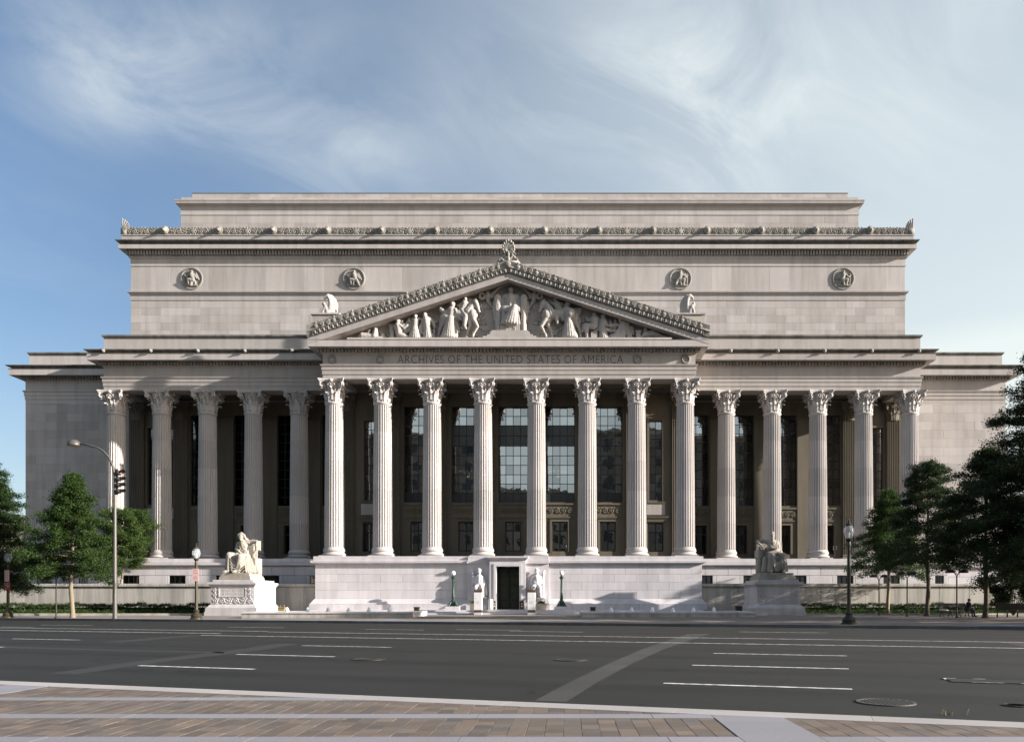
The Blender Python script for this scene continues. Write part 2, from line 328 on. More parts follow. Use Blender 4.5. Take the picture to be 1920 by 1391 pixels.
# ------------------------------------------------------------------ helpers
class MB:
    """Collects shapes and links them as ONE mesh object."""
    def __init__(s): s.v = []; s.f = []
    def add(s, vs, fs):
        b = len(s.v); s.v.extend([tuple(x) for x in vs]); s.f.extend([tuple(i+b for i in f) for f in fs]); return s
    def box(s, x0, x1, y0, y1, z0, z1):
        return s.add([(x0,y0,z0),(x1,y0,z0),(x1,y1,z0),(x0,y1,z0),(x0,y0,z1),(x1,y0,z1),(x1,y1,z1),(x0,y1,z1)],
              [(0,3,2,1),(4,5,6,7),(0,1,5,4),(1,2,6,5),(2,3,7,6),(3,0,4,7)])
    def block(s, x0, x1, yf, yb, z0, z1, c=0.02):
        """A stone with chamfered front edges; the front looks to -y."""
        v = [(x0+c,yf,z0+c),(x1-c,yf,z0+c),(x1-c,yf,z1-c),(x0+c,yf,z1-c),(x0,yf+c,z0),(x1,yf+c,z0),(x1,yf+c,z1),(x0,yf+c,z1),
             (x0,yb,z0),(x1,yb,z0),(x1,yb,z1),(x0,yb,z1)]
        return s.add(v, [(0,1,2,3),(4,5,1,0),(5,6,2,1),(6,7,3,2),(7,4,0,3),(4,8,9,5),(5,9,10,6),(6,10,11,7),(7,11,8,4),(8,11,10,9)])
    def slab(s, x0, x1, y0, y1, z0, z1, c=0.006):
        """A paving piece with chamfered top edges."""
        v = [(x0,y0,z0),(x1,y0,z0),(x1,y1,z0),(x0,y1,z0),(x0,y0,z1-c),(x1,y0,z1-c),(x1,y1,z1-c),(x0,y1,z1-c),
             (x0+c,y0+c,z1),(x1-c,y0+c,z1),(x1-c,y1-c,z1),(x0+c,y1-c,z1)]
        return s.add(v, [(0,1,5,4),(1,2,6,5),(2,3,7,6),(3,0,4,7),(4,5,9,8),(5,6,10,9),(6,7,11,10),(7,4,8,11),(8,9,10,11)])
    def poly(s, pts, z0, z1):
        n = len(pts); v = [(p[0],p[1],z0) for p in pts]+[(p[0],p[1],z1) for p in pts]
        return s.add(v, [tuple(range(n-1,-1,-1)), tuple(range(n,2*n))]+[(i,(i+1)%n,n+(i+1)%n,n+i) for i in range(n)])
    def lathe(s, prof, seg=24, c=(0,0,0), caps=True, sx=1, sy=1):
        v = []; f = []; n = len(prof)
        for r, z in prof:
            for k in range(seg):
                a = 2*PI*k/seg; v.append((c[0]+r*math.cos(a)*sx, c[1]+r*math.sin(a)*sy, c[2]+z))
        for i in range(n-1):
            for k in range(seg):
                k2 = (k+1)%seg; f.append((i*seg+k, i*seg+k2, (i+1)*seg+k2, (i+1)*seg+k))
        if caps:
            f.append(tuple(range(seg-1,-1,-1))); f.append(tuple((n-1)*seg+k for k in range(seg)))
        return s.add(v, f)
    def tube(s, pts, rad, seg=8, caps=True):
        pts = [Vector(p) for p in pts]; n = len(pts)
        if isinstance(rad, (int, float)): rad = [rad]*n
        v = []; f = []; prev = None
        for i, p in enumerate(pts):
            d = (pts[min(i+1,n-1)]-pts[max(i-1,0)])
            if d.length < 1e-9: d = Vector((0,0,1))
            d.normalize()
            if prev is None:
                a = Vector((0,0,1)) if abs(d.z) < 0.9 else Vector((1,0,0)); x = d.cross(a).normalized()
            else: x = (prev - d*prev.dot(d)); x = x.normalized() if x.length > 1e-6 else d.orthogonal().normalized()
            prev = x; y = d.cross(x)
            for k in range(seg):
                a = 2*PI*k/seg; v.append(p + (x*math.cos(a)+y*math.sin(a))*rad[i])
        for i in range(n-1):
            for k in range(seg):
                k2 = (k+1)%seg; f.append((i*seg+k, i*seg+k2, (i+1)*seg+k2, (i+1)*seg+k))
        if caps:
            f.append(tuple(range(seg-1,-1,-1))); f.append(tuple((n-1)*seg+k for k in range(seg)))
        return s.add(v, f)
    def ball(s, c, r, nu=12, nv=8, rot=None):
        if isinstance(r, (int, float)): r = (r,r,r)
        c = Vector(c); v = []; f = []
        for j in range(1, nv):
            th = PI*j/nv
            for k in range(nu):
                a = 2*PI*k/nu; q = Vector((r[0]*math.sin(th)*math.cos(a), r[1]*math.sin(th)*math.sin(a), r[2]*math.cos(th)))
                v.append(c + (rot @ q if rot else q))
        q = Vector((0,0,r[2])); top = len(v); v.append(c+(rot@q if rot else q)); v.append(c-(rot@q if rot else q))
        for j in range(nv-2):
            for k in range(nu):
                k2 = (k+1)%nu; f.append((j*nu+k, (j+1)*nu+k, (j+1)*nu+k2, j*nu+k2))
        for k in range(nu):
            k2 = (k+1)%nu; f.append((top, k, k2)); f.append((top+1, (nv-2)*nu+k2, (nv-2)*nu+k))
        return s.add(v, f)
    def cap(s, a, b, ra, rb=None, seg=10):
        rb = ra if rb is None else rb
        a, b = Vector(a), Vector(b); d = b-a; L = d.length
        if L < 1e-6: return s.ball(a, ra, seg, 6)
        d /= L; pts = []; rr = []
        for k in (0.02, 0.3, 0.7): pts.append(a - d*ra*math.cos(k*PI/2)); rr.append(ra*math.sin(k*PI/2))
        pts.append(a); rr.append(ra); pts.append(b); rr.append(rb)
        for k in (0.7, 0.3, 0.02): pts.append(b + d*rb*math.cos(k*PI/2)); rr.append(rb*math.sin(k*PI/2))
        return s.tube(pts, rr, seg)
    def chain(s, pts, rad, seg=10):
        for i in range(len(pts)-1): s.cap(pts[i], pts[i+1], rad[i], rad[i+1], seg)
        return s
    def sweep(s, path, prof, caps=True):
        """prof = closed ring of (offset outwards, z); outward is right of the path's direction."""
        n = len(path); m = len(prof); P = [Vector((p[0],p[1])) for p in path]; v = []; f = []
        for i in range(n):
            ns = []
            if i > 0: d = (P[i]-P[i-1]).normalized(); ns.append(Vector((d.y,-d.x)))
            if i < n-1: d = (P[i+1]-P[i]).normalized(); ns.append(Vector((d.y,-d.x)))
            q = ns[0] if len(ns) == 1 else (ns[0]+ns[1])/(1+ns[0].dot(ns[1]))
            for o, z in prof: v.append((P[i].x+q.x*o, P[i].y+q.y*o, z))
        for i in range(n-1):
            for k in range(m):
                k2 = (k+1)%m; f.append((i*m+k, (i+1)*m+k, (i+1)*m+k2, i*m+k2))
        if caps: f.append(tuple(range(m))); f.append(tuple((n-1)*m+k for k in range(m-1,-1,-1)))
        return s.add(v, f)
    def mesh(s, name, mat=None, smooth=False):
        me = bpy.data.meshes.new(name); me.from_pydata([tuple(p) for p in s.v], [], s.f)
        if mat is not None:
            for q in (mat if isinstance(mat, (list, tuple)) else [mat]): me.materials.append(q)
        if smooth: me.polygons.foreach_set('use_smooth', [True]*len(me.polygons))
        me.update(); return me
    def build(s, name, mat, parent=None, smooth=False, loc=None, fix=True):
        me = s.mesh(name, mat, smooth)
        if fix:
            bm = bmesh.new(); bm.from_mesh(me); bmesh.ops.recalc_face_normals(bm, faces=bm.faces); bm.to_mesh(me); bm.free()
        if smooth == 'auto':
            try: me.set_sharp_from_angle(angle=R(38))
            except Exception: pass
        return link(name, me, parent, loc)
def link(name, me, parent=None, loc=None, rot=None, scale=None):
    o = bpy.data.objects.new(name, me); COL.objects.link(o)
    if parent: o.parent = parent
    if loc is not None: o.location = loc
    if rot is not None: o.rotation_euler = rot
    if scale is not None: o.scale = scale
    return o
def tag(o, label=None, cat=None, group=None, kind=None):
    if label: o['label'] = label
    if cat: o['category'] = cat
    if group: o['group'] = group
    if kind: o['kind'] = kind
    return o
def thing(name, label, cat, loc=(0,0,0), rz=0, group=None):
    o = bpy.data.objects.new(name, None); COL.objects.link(o); o.empty_display_size = 0.3
    o.location = loc; o.rotation_euler = (0,0,rz)
    return tag(o, label, cat, group)
def part(name, parent):
    o = bpy.data.objects.new(name, None); COL.objects.link(o); o.parent = parent; return o
KIDS = {}
def copy_tree(o, parent=None):
    c = o.copy(); COL.objects.link(c)
    if parent is not None: c.parent = parent
    for ch in list(o.children): copy_tree(ch, c)
    return c
CARVE = bpy.data.textures.new('carving', 'CLOUDS'); CARVE.noise_scale = 0.17; CARVE.noise_depth = 2
def remesh(mb, name, mat, parent=None, voxel=0.05, smooth_it=2, loc=None, rough=0.055):
    """Fuses a heap of overlapping forms into one continuous carved surface."""
    me = mb.mesh(name+'_raw', mat)
    o = bpy.data.objects.new(name, me); COL.objects.link(o)
    r = o.modifiers.new('r', 'REMESH'); r.mode = 'VOXEL'; r.voxel_size = voxel; r.use_smooth_shade = True
    if smooth_it: k = o.modifiers.new('s', 'SMOOTH'); k.factor = 0.5; k.iterations = smooth_it
    if rough:
        d = o.modifiers.new('d', 'DISPLACE'); d.texture = CARVE; d.strength = rough; d.mid_level = 0.5; d.texture_coords = 'LOCAL'
    dg = bpy.context.evaluated_depsgraph_get()
    m2 = bpy.data.meshes.new_from_object(o.evaluated_get(dg)); m2.name = name
    o.modifiers.clear(); o.data = m2; bpy.data.meshes.remove(me)
    if not m2.materials: m2.materials.append(mat)
    m2.polygons.foreach_set('use_smooth', [True]*len(m2.polygons))
    if parent: o.parent = parent
    if loc is not None: o.location = loc
    return o
def at(px, py, Y):
    """A point of the photograph as a place in the world at depth Y."""
    k = (Y-CAMY)/1440
    return Vector((CAMX+(px-1064)*k, Y, CAMZ+(1127-py)*k))
def on_z(px, py, z):
    D = (CAMZ-z)*1440/(py-1127)
    return Vector((CAMX+(px-1064)*D/1440, CAMY+D, z))

# ------------------------------------------------------------------ ground, road, pavements
UX, UY = 0.9565, -0.2917           # along the avenue, which meets the facade at a slant
NX, NY = 0.2917, 0.9565            # across it, towards the building
NEAR0 = (4.57, -60.7)              # a point of the near kerb line
ROADW = 33.85
def rd(a, c, z=0.0): return Vector((NEAR0[0]+UX*a+NX*c, NEAR0[1]+UY*a+NY*c, z))
def road_ac(px, py):
    p = on_z(px, py, 0.0); dx, dy = p.x-NEAR0[0], p.y-NEAR0[1]
    return dx*UX+dy*UY, dx*NX+dy*NY
def far_c(x, y): return (x-NEAR0[0])*NX+(y-NEAR0[1])*NY - ROADW
def gz(x, y): return 0.15 + 0.12*min(1, max(0, far_c(x, y)/14))
o = MB().box(-900, 900, -500, 1500, -0.6, -0.05).build('ground', SOIL); tag(o, kind='structure')
m = MB(); q = [rd(-160, 0), rd(160, 0), rd(160, ROADW), rd(-160, ROADW)]
road = m.poly([(p.x, p.y) for p in q], -0.04, 0.0).build('road', ASPH); tag(road, kind='structure')
# far sidewalk, rising a little to the steps
m = MB(); na, nc = 60, 16; vs_ = []; fs_ = []
for j in range(nc+1):
    for i in range(na+1):
        a = -90+180*i/na; c = ROADW+0.38+45*(j/nc)**1.3
        p = rd(a, c); vs_.append((p.x, p.y, gz(p.x, p.y)))
for j in range(nc):
    for i in range(na): b = j*(na+1)+i; fs_.append((b, b+1, b+na+2, b+na+1))
far_walk = m.add(vs_, fs_).build('far_sidewalk', WALK, fix=False); tag(far_walk, kind='structure')
def kerb(name, c0, c1, z, seg, a0, a1, mat=None):
    r = bpy.data.objects.new(name, None); COL.objects.link(r); tag(r, kind='structure')
    n = int((a1-a0)/seg); me = None
    for i in range(n):
        mm = MB().slab(0.0015, seg-0.0015, 0, c1-c0, -0.05, z, 0.0015)
        if me is None: me = mm.mesh('kerb_stone', mat or GRANP)
        p = rd(a0+i*seg, c0)
        link('kerb_stone', me, r, (p.x, p.y, 0), (0, 0, math.atan2(UY, UX)))
    return r
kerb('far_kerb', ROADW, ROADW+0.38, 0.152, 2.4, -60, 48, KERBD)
nk = kerb('near_kerb', -0.40, 0.0, 0.152, 2.1, -16.8, 16.8, GRANK)
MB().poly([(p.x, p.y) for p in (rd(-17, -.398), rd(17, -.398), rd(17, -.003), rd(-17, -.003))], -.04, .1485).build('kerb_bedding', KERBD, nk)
# light granite strips that cross the far sidewalk from the kerb to the steps
m = MB()
for x in (-6.6, 6.3):
    y0 = -24.5-0.305*(x-1.9)+0.5
    m.add([(x-.45, y0, gz(x, y0)+.005), (x+.45, y0-.28, gz(x, y0)+.005), (x+.45, -5.2, .276), (x-.45, -5.2, .276)], [(0,1,2,3)])
m.build('granite_strip', GRANP, far_walk)
m = MB(); p = [rd(-70, ROADW+.4), rd(-8, ROADW+.4), rd(-8, ROADW+1.6), rd(-70, ROADW+1.6)]
m.add([(q.x, q.y, gz(q.x, q.y)+.006) for q in p], [(0,1,2,3)])
p = [rd(12, ROADW+.4), rd(60, ROADW+.4), rd(60, ROADW+3.4), rd(12, ROADW+3.4)]
m.add([(q.x, q.y, gz(q.x, q.y)+.006) for q in p], [(0,1,2,3)])
m.build('granite_edging', GRANP, far_walk)
# markings: each line is a sheet of paint on the asphalt
def strip(name, p0, p1, w, mat, z=0.004):
    (a0, c0), (a1, c1) = road_ac(*p0), road_ac(*p1)
    cm = (c0+c1)/2; m = MB()
    n = max(1, int(abs(a1-a0)/3))
    v = []; f = []
    for i in range(n+1):
        a = a0+(a1-a0)*i/n; jit = random.uniform(-.008, .008)
        v += [rd(a, cm-w/2+jit, z), rd(a, cm+w/2+jit, z)]
        if i: f.append((2*i-2, 2*i, 2*i+1, 2*i-1))
    m.add(v, f); return m.build(name, mat, road, fix=False)
for a, b in [((265,1247),(474,1254.6)), ((1245,1280),(1598,1292)), ((446,1226),(625,1231)), ((1297,1247),(1591,1253)), ((565,1210),(735,1213)),
             ((1337,1225),(1587,1228.4)), ((25,1197),(148,1199.6)), ((-60,1211),(4,1213)), ((83,1171),(168,1172.5)), ((0,1175),(65,1175.6)),
             ((430,1175),(530,1176.6)), ((690,1179),(790,1181)), ((1090,1185.2),(960,1182.6)), ((855,1179.8),(980,1181.2)), ((1387,1184),(1552,1186.2))]:
    strip('lane_marking', a, b, 0.13, PAINT)
for a, b in [((-400,1173),(372,1189.6)), ((388,1190),(2600,1227)), ((-400,1170.5),(490,1184)), ((500,1184.4),(2600,1213))]:
    strip('centre_line', a, b, 0.17, PAINT)
(a0, c0), (a1, c1) = road_ac(388, 1190), road_ac(500, 1184.4)
m = MB(); m.add([rd(10, c0+.12, .003), rd(70, c0+.12, .003), rd(70, c1-.12, .003), rd(10, c1-.12, .003)], [(0,1,2,3)])
m.build('median_strip', MEDIAN, road, fix=False)
def road_quad(name, pts, mat, z=0.002):
    P = [on_z(x, y, z) for x, y in pts]; n = len(P)//2; v = []; f = []
    for i in range(n): v += [P[i], P[2*n-1-i]]
    for i in range(n-1): f.append((2*i, 2*i+2, 2*i+3, 2*i+1))
    return MB().add(v, f).build(name, mat, road, fix=False)
road_quad('utility_cut', [(1002,1313),(1070,1277),(1142,1243),(1204,1216.5),(1248,1202),(1288,1188.5),(1332,1187.5),(1290,1201),(1246,1216),(1190,1241),(1124,1276),(1062,1315)], PATCH)
road_quad('utility_cut', [(90,1262),(250,1240),(430,1219),(520,1206),(560,1207),(480,1220),(300,1241),(140,1264)], PATCHF)
road_quad('utility_cut', [(190,1203),(280,1196),(360,1190),(380,1191),(310,1197),(230,1204)], PATCHF)
road_quad('utility_cut', [(0,1211),(200,1217),(420,1222),(420,1224),(200,1219.5),(0,1214)], PATCHF)
# iron covers in the road
def cover(name, label, px, py, r, grate=False, gap=(0,0)):
    p = on_z(px, py, 0)
    t = thing(name, label, 'manhole cover' if not grate else 'drain grate', (p.x, p.y, 0.0), R(-4) if grate else R(20))
    MB().lathe([(r*.9, .004), (r*.9, .016), (r, .016), (r, .003)], 40, caps=False).build('frame', IRON if grate else DKMETAL, t)
    if grate:
        MB().lathe([(r*.9, .003), (0.01, .003)], 32, caps=False).build('shaft', DARKIN, t)  # flat dark disc stands in for the shade below the bars
        n = 11
        for i in range(n):
            x = -r*.8+2*r*.8*i/(n-1); h = math.sqrt(max(0, (r*.88)**2-x*x))
            MB().slab(x-.017, x+.017, -h, h, .006, .014, .002).build('bar', IRON, t)
    else:
        m = MB().lathe([(r*.88, .003), (r*.88, .012), (0.01, .012)], 32, caps=False)
        for i in range(-4, 5):
            for j in range(-4, 5):
                if math.hypot(i, j)*.19*r < r*.75: m.slab(i*.19*r-.03, i*.19*r+.03, j*.19*r-.03, j*.19*r+.03, .012, .017, .003)
        m.build('lid', DKMETAL, t)
    return t
cover('manhole_cover', 'dark round manhole cover on the road left of the door axis', 692, 1236, .40)
cover('manhole_cover', 'dark round manhole cover beside the pale patched strip', 1071, 1237, .40)
cover('drain_grate', 'round iron drain grate with slots near the front kerb', 1661, 1317, .39, True)
cover('manhole_cover', 'small round iron cover at the right end of the front kerb', 1906, 1323, .16)
p = on_z(1868, 1278, 0.0)
t = thing('utility_plate', 'rectangular steel plate with white corner marks set in the road', 'utility plate', (p.x, p.y, 0), math.atan2(UY, UX))
MB().slab(-.75, .75, -.3, .3, .002, .014, .004).build('plate', DKMETAL, t)
for x, y, w, h in ((-.80,.30,.22,.04), (-.80,.1,.04,.24), (-.3,.30,.2,.04), (-.45,-.34,.5,.03), (.3,-.34,.3,.03)): MB().box(x, x+w, y, y+h, .015, .018).build('corner_mark', PAINT, t)

# near sidewalk: granite bands and brown pavers laid across the frame
near_walk = MB().poly([(p.x, p.y) for p in (rd(-20, -.40), rd(-20, -14), rd(20, -14), rd(20, -.40))], -0.04, 0.1470).build('near_sidewalk', PAVJ)
tag(near_walk, kind='structure')
def near_line(x): return NEAR0[1]-0.305*(x-NEAR0[0])-0.43
BANDS = [-60.46, -61.93, -63.36, -64.8]; BW = 0.29
CROSS = [(6.86, 7.60), (-3.1, -2.36)]
def clip_near(poly):
    out = []
    n = len(poly)
    f = lambda p: near_line(p[0])-p[1]
    for i in range(n):
        a, b = poly[i], poly[(i+1)%n]; fa, fb = f(a), f(b)
        if fa >= 0: out.append(a)
        if (fa >= 0) != (fb >= 0):
            k = fa/(fa-fb); out.append((a[0]+(b[0]-a[0])*k, a[1]+(b[1]-a[1])*k))
    return out
for y in BANDS:
    x = -9.0
    while x < 12:
        L = 1.9; pl = clip_near([(x+.004, y-BW/2), (min(x+L, 12)-.004, y-BW/2), (min(x+L, 12)-.004, y+BW/2), (x+.004, y+BW/2)])
        mid = x+L/2
        segs = [(x+.004, x+L-.004)]
        for c0, c1 in CROSS:
            ns = []
            for s0, s1 in segs:
                if s1 <= c0 or s0 >= c1: ns.append((s0, s1))
                else:
                    if s0 < c0-.05: ns.append((s0, c0-.006))
                    if s1 > c1+.05: ns.append((c1+.006, s1))
            segs = ns
        for s0, s1 in segs:
            pl = clip_near([(s0, y-BW/2), (s1, y-BW/2), (s1, y+BW/2), (s0, y+BW/2)])
            if len(pl) > 2: MB().poly(pl, .10, .153).build('granite_band', GRANP, near_walk)
        x += L
for c0, c1 in CROSS:
    y = -66.0
    while y < -57:
        pl = clip_near([(c0, y+.004), (c1, y+.004), (c1, y+1.8-.004), (c0, y+1.8-.004)])
        if len(pl) > 2: MB().poly(pl, .10, .1535).build('granite_slab', GRANP, near_walk)
        y += 1.8
PX, PG = 0.178, 0.0016
cells = []
rows = []
ys = [-57.6]+BANDS
for k in range(len(ys)-1):
    top = ys[k]-(BW/2 if k else 0); bot = ys[k+1]+BW/2
    n = 4 if k else 9; h = (top-bot)/n
    for r in range(n): rows.append((bot+r*h, bot+(r+1)*h, r+k*3))
rows.append((BANDS[-1]-BW/2-.4, BANDS[-1]-BW/2, 0))
strips_ = []
for k in range(len(ys)-1): strips_.append((ys[k+1]+BW/2, ys[k]-(BW/2 if k else 0), 5 if k else 11))
x = -9.0; ci = 0
while x < 12:
    x0_, x1_ = x+PG, x+PX-PG; x += PX; ci += 1
    for bot, top, n in strips_:
        h = (top-bot)/n; e = [bot] + [bot+h*(r+(.5 if ci % 2 else 1.0)) for r in range(n)]
        e = [q for q in e if q < top-.04]+[top]
        for y0, y1 in zip(e[:-1], e[1:]): cells.append((x0_, x1_, y0+PG, y1-PG, None))
raw_, cells = cells, []
for x0, x1, y0, y1, _ in raw_:
    if True:
        bad = False
        for c0, c1 in CROSS:
            if x0 < c0 and x1 > c0: x1 = c0-PG
            elif x0 < c1 and x1 > c1: x0 = c1+PG
            elif x0 >= c0 and x1 <= c1: bad = True
        if bad or x1-x0 < .03: continue
        full = (near_line(x0) > y1 and near_line(x1) > y1)
        cells.append((x0, x1, y0, y1, full))
def seen(c):
    x, y = (c[0]+c[1])/2, (c[2]+c[3])/2; D = y-CAMY
    if D < 6.7: return None
    px = 1064+(x-CAMX)*1440/D
    return D if -10 < px < 1930 else None
vis = sorted([(seen(c), i) for i, c in enumerate(cells) if c[4] and seen(c) and abs((c[1]-c[0])-(PX-2*PG)) < 1e-3])[:300]
vis = {i for _, i in vis}
pm = {}; rest = MB()
for i, c in enumerate(cells):
    x0, x1, y0, y1, full = c; h = random.uniform(-.0012, .0015)
    if i in vis:
        k = round(y1-y0, 3)
        if k not in pm: pm[k] = MB().slab(-(x1-x0)/2, (x1-x0)/2, -(y1-y0)/2, (y1-y0)/2, -.05, 0, .0025).mesh('paver', PAVER)
        link('paver', pm[k], near_walk, ((x0+x1)/2, (y0+y1)/2, .15+h), (random.uniform(-.002, .002), random.uniform(-.003, .003), random.uniform(-.004, .004)))
    elif full: rest.slab(x0, x1, y0, y1, .10, .15+h, .0025)
    else:
        pl = clip_near([(x0, y0), (x1, y0), (x1, y1), (x0, y1)])
        if len(pl) > 2: rest.poly(pl, .10, .15+h)
tag(rest.build('paver_field', PAVER, near_walk), kind='stuff')
# weeds in the gutter by the grate
m = MB(); p0 = on_z(1783, 1341, 0.0)
for i in range(11):
    c = p0+Vector((random.gauss(0, .10), random.gauss(0, .02), 0)); a = random.uniform(0, 2*PI); L = random.uniform(.04, .12); d = Vector((math.cos(a)*.5, math.sin(a)*.3, 1)).normalized()*L
    s = Vector((-d.z, 0, d.x)).normalized()*.004
    m.add([c-s, c+s, c+d*.6+s*.7+Vector((0,0,.004)), c+d+Vector((math.cos(a)*.03, 0, -.01))], [(0,1,2,3)])
tag(m.build('weeds', GRASS, fix=False), kind='stuff')

# plaza: platform and two steps before the door
m = MB(); m.box(-17.0, 17.0, -4.55, 5, -0.05, .655).build('platform', GRAN)
tag(bpy.data.objects['platform'], kind='structure')
steps = bpy.data.objects.new('steps', None); COL.objects.link(steps); tag(steps, kind='structure')
for k, (yf, z) in enumerate([(-5.35, .40), (-4.95, .53)]):
    x = -17.0
    while x < 17: MB().block(x+.004, x+2.83-.004, yf, -4.56, .1, z, .015).build('step_stone', GRAN, steps); x += 2.8333

# ------------------------------------------------------------------ the building
B = thing('archive_building', 'huge pale stone archive building with columned portico and carved pediment', 'building')
# column pieces, shared by all columns
def flute_ring(r, nf=24, depth=.085):
    pts = []
    for k in range(nf):
        a0 = 2*PI*k/nf; w = 2*PI/nf
        for t, d in ((0, 0), (.13, 0), (.22, .55), (.40, .95), (.60, 1.0), (.79, .6), (.87, .0)):
            rr = r*(1-depth*d*1.05); a = a0+w*t; pts.append((rr*math.cos(a), rr*math.sin(a)))
    return pts
ZB, ZS, ZC, ZE = 5.42, 6.12, 19.45, 21.5
def shaft_r(z):
    t = (z-ZS)/(ZC-ZS); return .885-.105*t**1.6
NDR = 5
drums = []
for i in range(NDR):
    z0 = ZS+(ZC-ZS)*i/NDR; z1 = ZS+(ZC-ZS)*(i+1)/NDR; m = MB(); v = []; f = []
    zs = [z0+.004, (z0+z1)/2, z1-.004]
    for z in zs:
        v += [(x, y, z) for x, y in flute_ring(shaft_r(z))]
    n = len(v)//3
    for j in range(2):
        for k in range(n): k2 = (k+1)%n; f.append((j*n+k, j*n+k2, (j+1)*n+k2, (j+1)*n+k))
    f.append(tuple(range(2*n, 3*n)))
    m.add(v, f)
    if i == 0: m.lathe([(1.0, ZS-.06), (.985, ZS), (.93, ZS+.1), (.88, ZS+.2)], 32, caps=False)
    if i == NDR-1: m.lathe([(.74, ZC-.28), (.80, ZC-.2), (.86, ZC-.12), (.87, ZC-.06), (.84, ZC), (.72, ZC)], 32, caps=False)
    drums.append(m.mesh('drum', LIMECOL))
def torus_prof(r, z, h, b, n=7): return [(r+b*math.sin(PI*k/(n-1)), z+h*k/(n-1)) for k in range(n)]
m = MB().box(-1.1, 1.1, -1.1, 1.1, ZB, ZB+.13)
m.lathe([(.9, ZB+.13)]+torus_prof(1.0, ZB+.14, .2, .11)+[(.99, ZB+.36), (.95, ZB+.40), (.94, ZB+.46)]+torus_prof(.95, ZB+.49, .15, .075)+[(.97, ZB+.66), (.95, ZS), (.8, ZS)], 40)
base_me = m.mesh('base', LIMECOL); base_me.polygons.foreach_set('use_smooth', [False]*len(base_me.polygons))
def acanthus(m, ang, r0, z0, h, w, curl, lean):
    """A leaf that hugs the bell, leans out and rolls over at its tip; solid, with a midrib and lobes."""
    ca, sa = math.cos(ang), math.sin(ang)
    cl = []
    for k in range(6): t = k/5; cl.append((r0+lean*t*t, z0+h*t*.86, w*(.62+.5*math.sin(PI*min(1, t*.9+.1)))*(1-.1*t)))
    rt, zt = cl[-1][0], cl[-1][1]
    for k in range(1, 5):
        a = k/4*R(165); cl.append((rt+curl*(1-math.cos(a))*.62, zt+curl*math.sin(a)*.62, w*(.8-.13*k)))
    v = []; f = []; n = len(cl)
    for i, (r, z, ww) in enumerate(cl):
        lob = 1.0 if i % 2 == 0 else .74
        for s, u, d in ((0, -1, 0), (1, -.5, .035), (2, 0, .085), (3, .5, .035), (4, 1, 0)):
            x, y = r+d-.02*abs(u), u*ww*lob/2; v.append((x*ca-y*sa, x*sa+y*ca, z))
        for u in (1, -1):
            x, y = r-.05, u*ww*lob/2*.9; v.append((x*ca-y*sa, x*sa+y*ca, z-.03))
    for i in range(n-1):
        b = i*7
        for s in range(6): f.append((b+s, b+s+1, b+7+s+1, b+7+s))
        f.append((b+6, b, b+7, b+13))
    f.append(tuple(range(7))); f.append(tuple((n-1)*7+s for s in range(6, -1, -1)))
    m.add(v, f)
def spiral(cx, cz, r, turns, a0, sgn, n=18, rmin=.15):
    return [(cx+math.cos(a0+sgn*2*PI*turns*k/n)*r*(1-(1-rmin)*k/n), cz+math.sin(a0+sgn*2*PI*turns*k/n)*r*(1-(1-rmin)*k/n)) for k in range(n+1)]
def capital_mesh():
    m = MB(); H = ZE-ZC
    m.lathe([(.70, ZC-.02), (.72, ZC+.5), (.76, ZC+1.1), (.86, ZC+1.55), (1.0, ZC+1.78), (.9, ZC+1.82)], 24)
    for k in range(8): acanthus(m, 2*PI*k/8+PI/8, .75, ZC, .80, .56, .27, .10)
    for k in range(8): acanthus(m, 2*PI*k/8, .74, ZC+.2, 1.12, .50, .30, .15)
    for k in range(4):                              # corner volutes and the small helices
        a = PI/4+k*PI/2; ca, sa = math.cos(a), math.sin(a)
        for off in (-.085, .085):
            pts = [(.80, ZC+.95), (.98, ZC+1.35), (1.16, ZC+1.62)] + spiral(1.30, ZC+1.52, .22, 1.25, R(100), -1, 14)
            m.tube([(x*ca-off*sa, x*sa+off*ca, z) for x, z in pts], [.06, .065, .07]+[.075-.003*i for i in range(15)], 6)
        m.cap((1.30*ca, 1.30*sa, ZC+1.5), (1.44*ca, 1.44*sa, ZC+1.74), .11, .09, 8)
        b = k*PI/2; cb, sb = math.cos(b), math.sin(b)
        for s in (-1, 1):
            pts = [(s*.30, ZC+1.0, .80), (s*.30, ZC+1.4, .92)] + [(s*.17+s*.13*math.cos(t), ZC+1.52+.12*math.sin(t), 1.0) for t in [i*.7 for i in range(8)]]
            m.tube([(d*cb-u*sb, d*sb+u*cb, z) for u, z, d in pts], .05, 6)
        m.ball((1.08*cb, 1.08*sb, ZC+1.88), (.17, .17, .17), 10, 7)
        m.ball((1.16*cb, 1.16*sb, ZC+1.86), (.09, .09, .09), 8, 5)
    ring = []
    for k in range(4):                              # abacus with hollow sides and cut corners
        a = k*PI/2; ca, sa = math.cos(a), math.sin(a)
        for t in (-1, -.75, -.5, -.25, 0, .25, .5, .75, 1):
            x = .98+.22*(abs(t)**2.2); y = t*1.14
            ring.append((x*ca-y*sa, x*sa+y*ca))
    n = len(ring)
    for z0, z1, sc in ((ZC+1.80, ZC+1.92, .95), (ZC+1.92, ZE, 1.0)):
        m.poly([(x*sc, y*sc) for x, y in ring], z0, z1)
    return m
cm = capital_mesh(); capo = cm.mesh('capital', LIMECOL)
bm = bmesh.new(); bm.from_mesh(capo); bmesh.ops.recalc_face_normals(bm, faces=bm.faces); bm.to_mesh(capo); bm.free()
for me in drums+[base_me]:
    bm = bmesh.new(); bm.from_mesh(me); bmesh.ops.recalc_face_normals(bm, faces=bm.faces); bm.to_mesh(me); bm.free()
PCOLS = [2.44, 7.10, 11.62, 16.05]; WCOLS = [20.60, 25.02, 29.43, 33.85, 38.27]
